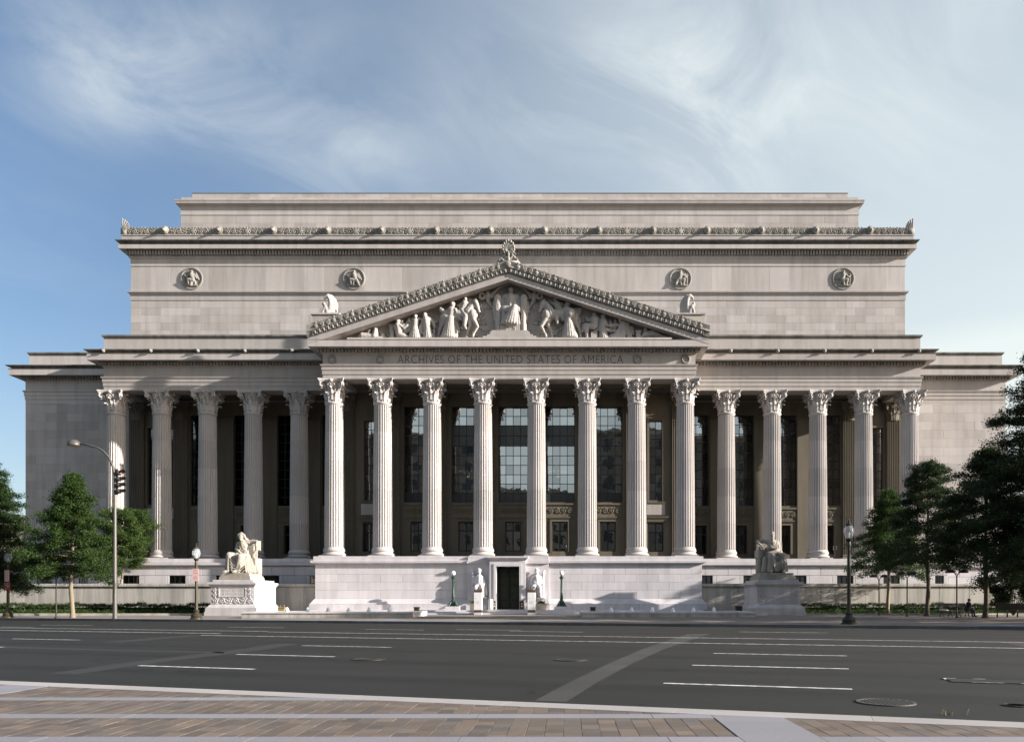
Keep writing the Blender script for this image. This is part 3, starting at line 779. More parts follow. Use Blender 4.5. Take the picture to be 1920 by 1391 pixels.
def column(x, y):
    c = part('column', B); c.location = (x, y, 0)
    link('base', base_me, c); link('capital', capo, c, rot=(0,0,0))
    rz = random.randrange(24)*2*PI/24
    for d in drums: link('drum', d, c, rot=(0, 0, rz))
for x in PCOLS: column(x, 0); column(-x, 0)
for x in WCOLS: column(x, 3.8); column(-x, 3.8)

# podium under the portico
def stone_me(cache, w, h, dep, mat, c=.014):
    k = (round(w, 3), round(h, 3), round(dep, 3), mat.name)
    if k not in cache: cache[k] = MB().block(-w/2, w/2, 0, dep, -h/2, h/2, c).mesh('stone', mat)
    return cache[k]
SCACHE = {}
def ashlar(parent, x0, x1, rows, width, yf, mat, dep=.10, joint=.010, joined=None, skip=(), off=True, c=.014):
    """Courses of dressed stones; skip = rectangles (x0, x1, z0, z1) left open."""
    for r, (z0, z1) in enumerate(rows):
        n = max(1, round((x1-x0)/width)); w = (x1-x0)/n
        xs = [x0+i*w for i in range(n+1)]
        if off and r % 2 and n > 1: xs = [x0]+[x0+(i+.5)*w for i in range(n)]+[x1]
        for a, b in zip(xs[:-1], xs[1:]):
            segs = [(a, b)]
            for sx0, sx1, sz0, sz1 in skip:
                if sz1 <= z0+.05 or sz0 >= z1-.05: continue
                ns = []
                for s0, s1 in segs:
                    if s1 <= sx0+.01 or s0 >= sx1-.01: ns.append((s0, s1)); continue
                    if s0 < sx0-.12: ns.append((s0, sx0))
                    if s1 > sx1+.12: ns.append((sx1, s1))
                segs = ns
            for s0, s1 in segs:
                yo = random.uniform(-.003, .003)
                if joined is not None: joined.block(s0+joint/2, s1-joint/2, yf+yo, yf+dep, z0+joint/2, z1-joint/2, c)
                else: link('stone', stone_me(SCACHE, s1-s0-joint, z1-z0-joint, dep, mat, c), parent, ((s0+s1)/2, yf+yo, (z0+z1)/2))
POD = MB()
POD.box(-17.26, -1.0, -1.55, 4.3, .4, 5.04); POD.box(1.0, 17.26, -1.55, 4.3, .4, 5.04); POD.box(-1.0, 1.0, -1.55, 4.3, 4.5, 5.04)
pod = POD.build('podium', GRANJ, B)
prow = [(1.64, 2.40), (2.40, 3.12), (3.12, 3.83), (3.83, 4.71)]
ashlar(pod, -17.30, -3.62, prow, 1.95, -1.60, GRAN); ashlar(pod, 3.62, 17.30, prow, 1.95, -1.60, GRAN)
PATH_P = [(-17.3, 1.9), (-17.3, -1.6), (17.3, -1.6), (17.3, 1.9)]
MB().sweep(PATH_P, [(-.3, 4.71), (0, 4.71), (.10, 4.74), (.20, 4.80), (.32, 4.84), (.32, 5.03), (.28, 5.05), (-.3, 5.05)]).build('podium_moulding', GRAN, pod)
MB().sweep(PATH_P, [(-1.2, 5.05), (.12, 5.05), (.12, 5.40), (.10, 5.42), (-1.2, 5.42)]).build('stylobate', GRAN, pod)
MB().box(-16.2, 16.2, -.5, 4.3, 5.0, 5.415).build('portico_floor', GRANP, pod)
for sgn in (-1, 1):
    xs = [(-17.3, 1.9), (-17.3, -1.6), (-3.62, -1.6)] if sgn < 0 else [(3.62, -1.6), (17.3, -1.6), (17.3, 1.9)]
    MB().sweep(xs, [(-.2, 1.14), (.36, 1.14), (.36, 1.20), (.26, 1.30), (.16, 1.46), (.05, 1.60), (0, 1.64), (-.2, 1.64)]).build('base_moulding', GRAN, pod)
    x0, x1 = (-17.72, -3.62) if sgn < 0 else (3.62, 17.72)
    ashlar(pod, x0, x1, [(.62, 1.137)], 2.0, -2.02, GRAN, dep=.40)
# door bay: a shallow block with the portal before it
bay = MB().box(-3.62, -1.62, -1.86, -1.0, .62, 5.04).box(1.62, 3.62, -1.86, -1.0, .62, 5.04).box(-1.63, 1.63, -1.86, -1.0, 4.9, 5.04).build('door_bay', GRAN, pod)
MB().box(-3.72, -1.84, -2.22, -1.87, .63, 1.10).box(1.84, 3.72, -2.22, -1.87, .63, 1.10).build('bay_plinth', GRAN, pod)
MB().box(-3.66, 3.66, -2.02, -1.58, 4.77, 5.046).box(-3.58, 3.58, -1.9, -1.5, 5.05, 5.424).build('bay_cornice', GRAN, pod)
dr = part('doorway', B)
fr = MB()
for s in (-1, 1):
    fr.box(min(s*1.02, s*1.60), max(s*1.02, s*1.60), -2.42, -.2, .63, 4.5)
    fr.box(min(s*1.02, s*1.24), max(s*1.02, s*1.24), -2.48, -2.42, .63, 4.5)
fr.box(-1.60, 1.60, -2.42, -.2, 4.5, 5.05); fr.box(-1.24, 1.24, -2.48, -2.42, 4.5, 4.72)
fr.build('door_frame', GRAN, dr)
MB().sweep([(-1.6, -1.2), (-1.6, -2.42), (1.6, -2.42), (1.6, -1.2)], [(-.3, 5.05), (.03, 5.05), (.10, 5.12), (.18, 5.2), (.22, 5.24), (.22, 5.38), (-.3, 5.40)]).build('door_cornice', GRAN, dr)
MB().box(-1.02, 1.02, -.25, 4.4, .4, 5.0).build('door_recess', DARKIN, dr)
for s in (-1, 1):
    lf = MB().box(min(s*.03, s*.98), max(s*.03, s*.98), -.42, -.30, .66, 4.48)
    for i in range(5):
        z0 = .80+i*.72; lf.block(min(s*.15, s*.86), max(s*.15, s*.86), -.47, -.41, z0, z0+.6, .03)
    lf.build('door_leaf', BRDOOR, dr)
MB().box(-1.02, 1.02, -2.40, -.3, .62, .672).build('door_sill', GRANP, dr)
for x0, x1 in ((-1.24, -1.06), (1.06, 1.44)):
    pl = MB().slab(x0, x1, -2.53, -2.485, .70, 1.45).build('door_plaque', BROWN, dr)
    MB().ball(((x0+x1)/2, -2.54, 1.18), (.05, .012, .05), 10, 6).box((x0+x1)/2-.06, (x0+x1)/2+.06, -2.545, -2.531, .92, 1.02).build('plaque_emblem', SIGW, pl)

# base course under the wings and the ends
def base_course(sgn):
    P = [(-50.2, 30), (-50.2, 6.4), (-41.0, 6.4), (-41.0, 1.8), (-17.1, 1.8)]
    if sgn > 0: P = [(-x, y) for x, y in reversed(P)]
    core = MB()
    if sgn < 0: core.box(-50.16, -40.9, 6.45, 30, .2, 5.04); core.box(-40.96, -17.1, 1.85, 8, .2, 5.045)
    else: core.box(40.9, 50.16, 6.45, 30, .2, 5.04); core.box(17.1, 40.96, 1.85, 8, .2, 5.045)
    c = core.build('base_course', GRANJ, B)
    MB().sweep(P, [(-.3, 4.66), (0, 4.66), (.08, 4.70), (.22, 4.76), (.26, 4.80), (.26, 5.02), (-.3, 5.05)]).build('base_moulding', GRAN, c)
    MB().sweep(P, [(-1.2, 5.05), (.10, 5.05), (.10, 5.40), (-1.2, 5.42)]).build('stylobate', GRAN, c)
    cx = [18.15, 22.55, 26.95, 31.35, 35.70]; sk = []
    for x in cx: sk.append((sgn*x-.75, sgn*x+.75, 3.05, 3.82))
    sk.append((sgn*46.95-.75, sgn*46.95+.75, 3.05, 3.82)); sk.append((sgn*40.2-.4, sgn*40.2+.4, 3.05, 3.82))
    rows = [(2.2, 3.04), (3.04, 3.83), (3.83, 4.655)]
    x0, x1 = (-41.0, -17.1) if sgn < 0 else (17.1, 41.0)
    ashlar(c, x0, x1, rows[1:], 2.2, 1.80, GRAN, skip=sk, joint=.03)
    x0, x1 = (-50.2, -41.0) if sgn < 0 else (41.0, 50.2)
    ashlar(c, x0, x1, rows[1:], 2.3, 6.40, GRAN, skip=sk, joint=.03)
    st = MB()
    ashlar(None, *((-41.0, -17.1) if sgn < 0 else (17.1, 41.0)), [(.6, 1.4), (1.4, 2.2), rows[0]], 2.2, 1.80, GRAN, joined=st)
    ashlar(None, *((-50.2, -41.0) if sgn < 0 else (41.0, 50.2)), [(.6, 1.4), (1.4, 2.2), rows[0]], 2.2, 6.40, GRAN, joined=st)
    tag(st.build('lower_stones', GRAN, c), kind='stuff')
    for a, b, z0, z1 in sk:
        y = 6.4 if abs(a) > 42 else 1.8
        w = part('basement_window', B)
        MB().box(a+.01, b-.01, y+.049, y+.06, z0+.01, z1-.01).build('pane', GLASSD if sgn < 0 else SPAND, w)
        fm = MB()
        for k in range(4): x = a+.02+(b-a-.08)*k/3; fm.box(x, x+.04, y+.02, y+.046, z0+.01, z1-.01)
        fm.box(a+.01, b-.01, y+.018, y+.044, z0+.01, z0+.06); fm.box(a+.01, b-.01, y+.018, y+.044, z1-.06, z1-.01)
        fm.build('frame', BRONZE, w)
base_course(-1); base_course(1)
for s in (-1, 1): MB().box(min(s*16.3, s*40.9), max(s*16.3, s*40.9), 2.9, 8, 5.05, 5.412).build('gallery_floor', GRANP, B)

# walls behind the columns
def wall_open(x0, x1, z0, z1, yf, yb, ops):
    """A wall with true openings, cut into boxes round them."""
    m = MB(); xs = sorted({x0, x1, *[o[0] for o in ops], *[o[1] for o in ops]})
    for a, b in zip(xs[:-1], xs[1:]):
        zz = z0
        for o in sorted([o for o in ops if o[0] <= a+1e-6 and o[1] >= b-1e-6], key=lambda o: o[2]):
            if o[2] > zz: m.box(a, b, yf, yb, zz, o[2])
            zz = o[3]
        if zz < z1: m.box(a, b, yf, yb, zz, z1)
    return m
def scrollwork(m, x0, x1, z0, z1, y, period, r=.05, lobes=True):
    """Carved rinceau: a wave of spirals with leaves between, standing proud of the face."""
    h = z1-z0; n = max(1, round((x1-x0)/period)); p = (x1-x0)/n
    for i in range(n):
        s = 1 if i % 2 == 0 else -1; cx = x0+p*(i+.5); cz = (z0+z1)/2; R0 = min(h*.42, p*.42)
        sp = spiral(cx, cz, R0, 1.6, R(-90)*s, s, 16)
        m.tube([(x, y, z) for x, z in sp], [r*(1-.4*k/16) for k in range(17)], 5)
        m.ball((cx, y, cz), (R0*.28, r*1.4, R0*.28), 8, 5)
        if lobes:
            for k in range(5):
                a = R(20+70*k)*s; m.ball((cx+math.cos(a)*R0*1.05, y, cz+math.sin(a)*R0*1.0), (R0*.2, r*1.1, R0*.14), 6, 4)
            m.ball((cx+p*.5, y, cz+s*h*.25), (R0*.22, r*1.2, R0*.32), 6, 4)
def window(name, x0, x1, z0, z1, y, cols, rows, bar=.055, spand=(), glass=None, join=False, rowz=None):
    w = part(name, B)
    zs = rowz or [z0+(z1-z0)*k/rows for k in range(rows+1)]; xs = [x0+(x1-x0)*k/cols for k in range(cols+1)]
    fm = MB(); gl = MB(); g = glass or GLASS
    for x in xs: bb = bar*1.7 if x in (xs[0], xs[-1]) else bar; fm.box(x-bb/2, x+bb/2, y-.06, y+.02, z0, z1)
    for k, z in enumerate(zs): bb = bar*1.7 if k in (0, len(zs)-1) else bar; fm.box(x0-.03, x1+.03, y-.05, y+.013, z-bb/2, z+bb/2)
    fm.build('frame', BRONZE, w)
    for i in range(cols):
        for k in range(len(zs)-1):
            a, b, c, d = xs[i]+bar/2, xs[i+1]-bar/2, zs[k]+bar/2, zs[k+1]-bar/2
            if join: gl.box(a, b, y-.012, y-.002, c, d); continue
            sp = k in spand
            o = link('pane', MB().box(-(b-a)/2, (b-a)/2, -.005, .005, -(d-c)/2, (d-c)/2).mesh('pane', SPAND if sp else g), w, ((a+b)/2, y-.01, (c+d)/2))
            if not sp: o.rotation_euler = (random.gauss(0, .0012), 0, random.gauss(0, .0016))
    if join: tag(gl.build('glazing', g, w), kind='stuff')
    return w
YP, YW = 4.20, 7.75
# portico wall
ops = []; HW = 1.43
bays = [0, 4.55, -4.55, 9.2, -9.2]; ends = [13.84, -13.84]
for x in bays: ops += [(x-HW, x+HW, 11.0, 20.3), (x-.76, x+.76, 6.25, 9.12)]
for x in ends: ops += [(x-.62, x+.62, 11.2, 18.9), (x-.76, x+.76, 6.2, 9.0)]
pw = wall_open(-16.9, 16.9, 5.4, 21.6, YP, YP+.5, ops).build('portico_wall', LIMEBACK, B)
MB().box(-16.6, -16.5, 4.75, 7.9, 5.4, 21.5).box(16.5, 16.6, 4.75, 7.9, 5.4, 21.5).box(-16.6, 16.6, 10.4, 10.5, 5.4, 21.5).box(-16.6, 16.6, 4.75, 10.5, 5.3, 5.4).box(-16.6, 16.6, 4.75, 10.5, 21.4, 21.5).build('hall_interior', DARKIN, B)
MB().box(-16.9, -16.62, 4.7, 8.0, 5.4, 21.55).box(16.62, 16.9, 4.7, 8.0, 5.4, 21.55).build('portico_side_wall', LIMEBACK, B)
rz = [11.0, 11.94, 12.82, 13.72, 14.64, 15.56, 16.5, 17.5, 18.5, 19.4, 20.3]
relief_me = None
def spandrel(x, hw, y, z0, z1):
    global relief_me
    p = part('relief_panel', B); p.location = (x, y, 0)
    MB().box(-hw, hw, -.06, -.001, z0, z1).build('panel', LIMEBACK, p)
    if relief_me is None:
        m = MB(); scrollwork(m, -1.22, 1.22, z0+.12, z1-.12, -.08, .62, .06); relief_me = m.mesh('carving', LIMEBACK)
    link('carving', relief_me, p)
    MB().box(-hw-.05, hw+.05, -.16, -.061, z1-.02, z1+.14).box(-hw-.05, hw+.05, -.10, -.061, z0-.16, z0-.02).build('panel_moulding', LIMEBACK, p)
for x in bays:
    window('tall_window', x-HW, x+HW, 11.0, 20.3, YP+.34, 4, 10, spand=(0, 6, 7) if abs(x) < 6 else (0,), rowz=rz)
    spandrel(x, HW-.05, YP, 9.62, 10.75)
    MB().box(x-.98, x-.77, YP-.07, YP+.3, 6.2, 9.33).box(x+.77, x+.98, YP-.07, YP+.3, 6.2, 9.33).box(x-.77, x+.77, YP-.07, YP+.3, 9.125, 9.33).build('window_surround', LIMEBACK, B)
    window('casement_window', x-.76, x+.76, 6.25, 9.12, YP+.25, 2, 2, bar=.12, rowz=[6.25, 8.25, 9.12])
for x in ends:
    window('narrow_window', x-.62, x+.62, 11.2, 18.9, YP+.30, 2, 9)
    sm = MB()
    for a, b in ((-.84, -.63), (.63, .84)): sm.box(x+a, x+b, YP-.10, YP+.3, 11.0, 19.1)
    sm.box(x-.63, x+.63, YP-.10, YP+.3, 18.905, 19.1).box(x-.95, x+.95, YP-.18, YP-.001, 19.101, 19.24).box(x-.95, x+.95, YP-.16, YP-.001, 10.9, 10.999)
    sm.build('window_surround', LIMEBACK, B)
    MB().block(x-.9, x+.9, YP-.08, YP-.001, 9.75, 10.85, .03).build('sill_block', LIMEC, B)
    MB().sweep([(x-1.05, YP), (x-1.05, YP-.06), (x+1.05, YP-.06), (x+1.05, YP)], [(-.02, 9.1), (.05, 9.1), (.08, 9.3), (.2, 9.5), (.22, 9.62), (-.02, 9.64)]).build('window_cornice', LIMEBACK, B)
    window('casement_window', x-.76, x+.76, 6.2, 9.0, YP+.25, 2, 2, bar=.12, rowz=[6.2, 8.1, 9.0])
for i, x in enumerate(bays+ends):
    for s in (-1, 1):
        pts = [(x+s*(.28+.06*k)+(.05 if k % 2 else 0), YP+.62+.03*(k % 2), 0) for k in range(7)]
        m = MB(); v = []; f = []
        for px_, py_, _ in pts: v += [(px_, py_, 6.2), (px_, py_, 9.0), (px_, py_+.01, 6.2), (px_, py_+.01, 9.0)]
        for k in range(6): b = 4*k; f += [(b, b+4, b+5, b+1), (b+2, b+3, b+7, b+6)]
        m.add(v, f).build('curtain', CURT, B)
# wing walls, with the end walls flush beside them
capb = capo.copy(); capb.name = 'pilaster_capital'; capb.materials.clear(); capb.materials.append(LIMEBACK)
def pilaster(x, y, w=1.26, mat=None):
    p = part('pilaster', B); p.location = (x, y, 0)
    v = []; f = []; prof = [(-w/2, .30), (-w/2, 0)]
    nf = 7; pw_ = w/nf
    for k in range(nf):
        a = -w/2+k*pw_
        for t, d in ((.14, 0), (.26, .05), (.5, .07), (.74, .05), (.86, 0)): prof.append((a+pw_*t, d))
    prof += [(w/2, 0), (w/2, .30)]
    n = len(prof)
    for z in (6.1, 19.75): v += [(a, b, z) for a, b in prof]
    for k in range(n-1): f.append((k, k+1, n+k+1, n+k))
    MB().add(v, f).build('shaft', LIMEBACK, p)
    MB().sweep([(-w/2, .3), (-w/2, 0), (w/2, 0), (w/2, .3)], [(-.2, 5.42), (.20, 5.42), (.20, 5.6), (.15, 5.62), (.17, 5.72), (.15, 5.82), (.07, 5.86), (.07, 5.92), (.10, 5.98), (.08, 6.06), (0, 6.1), (-.2, 6.1)]).build('base', LIMEBACK, p)
    link('capital', capb, p, (0, .22, 19.7-ZC*.88), scale=(.78, .42, .88))
for x in PCOLS: pilaster(x, YP-.30); pilaster(-x, YP-.30)
for s in (-1, 1):
    ops = []
    mids = [18.7, 22.81, 27.22, 31.64]
    wl = []
    for x in mids:
        hw = 1.42 if x > 20 else .75
        if x < 20: hw = .95
        ops += [(s*x-hw, s*x+hw, 11.1, 20.3), (s*x-.72, s*x+.72, 6.2, 9.1)]; wl.append((x, hw))
    xe = 36.08
    ops += [(s*xe-1.30, s*xe+1.30, 11.2, 19.0), (s*xe-.85, s*xe+.85, 6.2, 9.0)]
    x0, x1 = (-39.3, -16.65) if s < 0 else (16.65, 39.3)
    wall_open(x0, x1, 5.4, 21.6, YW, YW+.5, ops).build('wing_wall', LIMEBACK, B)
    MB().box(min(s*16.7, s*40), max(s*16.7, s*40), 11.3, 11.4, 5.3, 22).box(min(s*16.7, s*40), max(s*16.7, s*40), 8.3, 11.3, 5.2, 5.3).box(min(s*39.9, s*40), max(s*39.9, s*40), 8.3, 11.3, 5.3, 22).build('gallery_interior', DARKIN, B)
    for x, hw in wl:
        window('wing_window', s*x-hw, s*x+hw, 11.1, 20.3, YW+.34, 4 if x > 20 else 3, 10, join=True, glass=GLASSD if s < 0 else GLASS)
        spandrel(s*x, min(hw, 1.3)-.03, YW, 9.62, 10.75)
        window('casement_window', s*x-.72, s*x+.72, 6.2, 9.1, YW+.25, 2, 2, bar=.12, join=True, glass=GLASSD, rowz=[6.2, 8.2, 9.1])
        sm = MB()
        sm.box(s*x-.94, s*x-.73, YW-.06, YW+.3, 6.2, 9.3).box(s*x+.73, s*x+.94, YW-.06, YW+.3, 6.2, 9.3).box(s*x-.73, s*x+.73, YW-.06, YW+.3, 9.105, 9.3)
        sm.build('window_surround', LIMEBACK, B)
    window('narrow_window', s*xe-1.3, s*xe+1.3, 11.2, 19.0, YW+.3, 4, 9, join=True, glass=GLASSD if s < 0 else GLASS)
    window('casement_window', s*xe-.85, s*xe+.85, 6.2, 9.0, YW+.25, 2, 2, bar=.12, join=True, glass=GLASSD, rowz=[6.2, 8.1, 9.0])
    sm = MB().box(s*xe-1.5, s*xe-1.31, YW-.08, YW+.3, 11.0, 19.2).box(s*xe+1.31, s*xe+1.5, YW-.08, YW+.3, 11.0, 19.2).box(s*xe-1.31, s*xe+1.31, YW-.08, YW+.3, 19.005, 19.2)
    sm.build('window_surround', LIMEBACK, B)
    MB().block(s*xe-1.35, s*xe+1.35, YW-.08, YW-.001, 9.75, 10.85, .03).build('sill_block', LIMEC, B)
    for x in (33.85, 38.27): pilaster(s*x, YW-.30)
    for x in (20.6, 25.02, 29.43): MB().box(s*x-.82, s*x+.82, YW-.16, YW-.001, 5.42, 19.7).box(s*x-.9, s*x+.9, YW-.24, YW-.002, 19.701, 19.95).build('pier', LIMEBACK, B)
    MB().box(min(s*17.1, s*38.5), max(s*17.1, s*38.5), 4.6, 8.2, 21.9, 22.4).build('gallery_ceiling', LIMEBACK, B)
    # blank end wall, coursed
    a, b = (-49.8, -39.3) if s < 0 else (39.3, 49.8)
    ew = MB().box(a+.01, b-.01, YW+.03, 30, 5.4, 21.5).build('end_wall', GRANJ, B)
    rows = [(7.6+.86*k, 7.6+.86*(k+1)) for k in range(16)]+[(21.36, 21.5)]
    st = MB(); ashlar(None, a, b, rows, 2.1, YW, LIME, joined=st, joint=.006, c=.006)
    tag(st.build('wall_stones', LIME, ew), kind='stuff')
    P = [(a, 29), (a, YW), (b, YW)] if s < 0 else [(a, YW), (b, YW), (b, 29)]
    MB().sweep(P, [(-.3, 5.42), (.34, 5.42), (.34, 5.95), (.28, 6.0), (.3, 6.2), (.2, 6.5), (.14, 6.55), (.14, 7.3), (.05, 7.45), (0, 7.6), (-.3, 7.6)]).build('wall_base', LIME, ew)

# entablatures: architrave, frieze, cornice, cymatium; the parts butt on one another
def entab(path, dz=0.0, cyma=True, dent=None, lions=()):
    e = part('entablature', B); z = lambda q: q+dz
    MB().sweep(path, [(-1.65, z(21.5)), (0, z(21.5)), (0, z(21.88)), (.05, z(21.9)), (.05, z(22.26)), (.10, z(22.28)), (.10, z(22.60)), (.17, z(22.64)), (.20, z(22.78)), (-1.65, z(22.8))]).build('architrave', LIME, e)
    fz = MB().sweep(path, [(-1.65, z(22.8)), (0, z(22.8)), (0, z(23.7)), (-1.65, z(23.7))]).build('frieze', LIME, e)
    MB().sweep(path, [(-1.65, z(23.7)), (.06, z(23.7)), (.14, z(23.82)), (.14, z(24.15)), (.90, z(24.15)), (.93, z(24.11)), (1.0, z(24.11)), (1.0, z(24.64)), (1.05, z(24.72)), (-1.65, z(24.72))]).build('cornice', LIME, e)
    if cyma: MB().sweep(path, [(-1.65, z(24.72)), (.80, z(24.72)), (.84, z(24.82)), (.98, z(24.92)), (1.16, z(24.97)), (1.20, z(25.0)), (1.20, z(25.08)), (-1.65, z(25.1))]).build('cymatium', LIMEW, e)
    if dent:
        m = MB()
        for x0, x1, yf in dent:
            n = int((x1-x0)/.31)
            for k in range(n): x = x0+(x1-x0)*(k+.2)/n; m.box(x, x+.19, yf-.44, yf-.13, z(23.84), z(24.13))
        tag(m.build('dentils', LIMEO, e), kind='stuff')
    if lions:
        m = MB().ball((0, 0, 0), (.17, .14, .20), 10, 7).ball((0, -.12, -.05), (.09, .12, .08), 8, 6).ball((-.14, -.02, .14), .07, 6, 5).ball((.14, -.02, .14), .07, 6, 5).ball((0, .02, 0), (.22, .10, .25), 10, 6)
        m.v = [(a*.85, b*.85, c*.85) for a, b, c in m.v]; me = m.mesh('lion_head', LIMEO, True)
        for x, y in lions: link('lion_head', me, e, (x, y, z(24.93)))
    return e, fz
LW = lambda s: [(s*x, 1.78) for x in (20.6, 25.02, 29.43, 33.85, 38.3)]
entab([(-38.95, 9), (-38.95, 2.95), (-16.6, 2.95)], -.004, True, [(-39.3, -17.2, 2.95)], LW(-1))
entab([(16.6, 2.95), (38.95, 2.95), (38.95, 9)], -.004, True, [(17.2, 39.3, 2.95)], LW(1))
entab([(-49.8, 29), (-49.8, 7.75), (-38.2, 7.75)], -.008, True, [(-50.1, -39.2, 7.75)])
entab([(38.2, 7.75), (49.8, 7.75), (49.8, 29)], -.008, True, [(39.2, 50.1, 7.75)])
EP, FZP = entab([(-16.85, 8.2), (-16.85, -.85), (16.85, -.85), (16.85, 8.2)], 0, False, [(-17.3, 17.3, -.85)])
# the inscription cut into the portico frieze
def cut_letters():
    cu = bpy.data.curves.new('inscription', 'FONT'); cu.body = 'ARCHIVES OF THE UNITED STATES OF AMERICA'
    cu.align_x = 'CENTER'; cu.extrude = .10; cu.size = 1.0; cu.space_character = 1.06; cu.resolution_u = 3; cu.offset = -.012
    to = bpy.data.objects.new('inscription', cu); COL.objects.link(to)
    dg = bpy.context.evaluated_depsgraph_get()
    me = bpy.data.meshes.new_from_object(to.evaluated_get(dg)); bpy.data.objects.remove(to)
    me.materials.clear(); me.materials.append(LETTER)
    bm = bmesh.new(); bm.from_mesh(me); bmesh.ops.remove_doubles(bm, verts=bm.verts, dist=1e-5); bmesh.ops.recalc_face_normals(bm, faces=bm.faces); bm.to_mesh(me); bm.free()
    co = np.array([v.co[:] for v in me.vertices]); w = co[:, 0].max()-co[:, 0].min(); h = co[:, 1].max()-co[:, 1].min()
    sx = 20.4/w; sz = .72/h; y0 = co[:, 1].min(); cx = (co[:, 0].max()+co[:, 0].min())/2
    for v in me.vertices: v.co = ((v.co.x-cx)*sx+.12, -.85-v.co.z*.6, (v.co.y-y0)*sz+22.90)
    me.update()
    bm = bmesh.new(); bm.from_mesh(me); bmesh.ops.recalc_face_normals(bm, faces=bm.faces); bm.to_mesh(me); bm.free()
    cut = bpy.data.objects.new('cut', me); COL.objects.link(cut)
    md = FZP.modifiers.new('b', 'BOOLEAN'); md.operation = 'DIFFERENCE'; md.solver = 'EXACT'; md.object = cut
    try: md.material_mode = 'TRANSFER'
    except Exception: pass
    dg = bpy.context.evaluated_depsgraph_get(); dg.update()
    m2 = bpy.data.meshes.new_from_object(FZP.evaluated_get(dg)); FZP.modifiers.clear()
    if len(m2.vertices) > 400: FZP.data = m2; bpy.data.objects.remove(cut)
    else:
        cut.name = 'inscription'; cut.parent = EP
cut_letters()
# wreaths on the frieze
wm = MB()
for k in range(26):
    a = R(-70)+R(320)*k/25+R(0)
    wm.ball((math.sin(a)*.33, -.05, -math.cos(a)*.33), (.12, .09, .085), 6, 4, Matrix.Rotation(-a+.6*(1 if k % 2 else -1), 3, 'Y'))
wm.tube([(math.sin(R(-70)+R(320)*k/20+R(200-180))*.33, -.04, -math.cos(R(-70)+R(320)*k/20+R(20))*.33) for k in range(21)], .05, 5)
wme = wm.mesh('wreath', LIMEO)
for x in (-15.95, -11.6, 11.65, 15.98): link('wreath', wme, EP, (x, -.85, 23.25))
MB().box(-15.2, 15.2, .8, 4.3, 21.95, 22.4).build('portico_ceiling', LIMEBACK, B)
# parapets over the wings and ends
pp = MB().sweep([(-38.95, 9), (-38.95, 3.05), (38.95, 3.05), (38.95, 9)], [(-.6, 25.09), (.02, 25.09), (.02, 26.50), (-.6, 26.50)]).build('parapet', LIME, B)
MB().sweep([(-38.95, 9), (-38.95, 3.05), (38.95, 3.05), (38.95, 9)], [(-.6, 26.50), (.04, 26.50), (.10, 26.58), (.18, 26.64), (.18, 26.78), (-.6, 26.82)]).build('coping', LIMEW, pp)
for s in (-1, 1):
    P = [(-49.55, 29), (-49.55, 8.0), (-38.2, 8.0)] if s < 0 else [(38.2, 8.0), (49.55, 8.0), (49.55, 29)]
    pp = MB().sweep(P, [(-.6, 25.08), (.02, 25.08), (.02, 26.46), (-.6, 26.46)]).build('parapet', LIME, B)
    MB().sweep(P, [(-.6, 26.46), (.04, 26.46), (.10, 26.54), (.17, 26.60), (.17, 26.73), (-.6, 26.77)]).build('coping', LIMEW, pp)
MB().box(-38.4, 38.4, 3.3, 12, 24.9, 25.6).box(-49.2, 49.2, 8.3, 40, 24.8, 25.5).build('flat_roof', ROOFM, B)

# attic
PA = [(-41.33, 34), (-41.33, 11.7), (41.33, 11.7), (41.33, 34)]
att = MB().box(-41.3, 41.3, 11.73, 34, 24, 39.2).build('attic', GRANJ, B)
arows = [(33.5-.80*(k+1), 33.5-.80*k) for k in range(8)]
ashlar(att, -41.33, 41.33, arows[:2], 2.1, 11.70, LIME, joint=.006, c=.006)
st = MB(); ashlar(None, -41.33, 41.33, arows[2:], 2.1, 11.70, LIME, joined=st, joint=.006, c=.006)
tag(st.build('wall_stones', LIME, att), kind='stuff')
ashlar(att, -41.33, 41.33, [(34.46, 37.10)], 2.07, 11.70, LIME, joint=.006, off=False, c=.006)
MB().sweep(PA, [(-.3, 33.5), (.05, 33.5), (.05, 34.06), (.10, 34.08), (.14, 34.20), (.28, 34.28), (.28, 34.42), (.02, 34.46), (-.3, 34.46)]).build('string_course', LIME, att)
MB().sweep(PA, [(-.3, 37.10), (.03, 37.10), (.06, 37.16), (.06, 37.26), (.02, 37.28), (.02, 37.88), (.10, 37.95), (.20, 38.12), (.20, 38.70), (.78, 38.70), (.80, 38.66), (.85, 38.66), (.85, 39.08), (-.3, 39.08)]).build('cornice', LIME, att)
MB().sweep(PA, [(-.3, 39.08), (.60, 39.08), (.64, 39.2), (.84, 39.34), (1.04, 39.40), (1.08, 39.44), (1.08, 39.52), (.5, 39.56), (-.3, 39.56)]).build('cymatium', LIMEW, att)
MB().sweep(PA, [(-.3, 39.56), (.62, 39.56), (.62, 40.10), (.68, 40.12), (.68, 40.20), (-.3, 40.20)]).build('blocking_course', LIME, att)
m = MB(); n = 268
for k in range(n): x = -41.6+83.2*k/n; m.box(x, x+.19, 11.70-.52, 11.70-.18, 38.18, 38.66)
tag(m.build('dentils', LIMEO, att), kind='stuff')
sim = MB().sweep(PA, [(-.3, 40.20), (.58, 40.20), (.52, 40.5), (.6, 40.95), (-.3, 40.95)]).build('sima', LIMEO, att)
LX = [-37.35+5.745*k for k in range(14)]
m = MB()
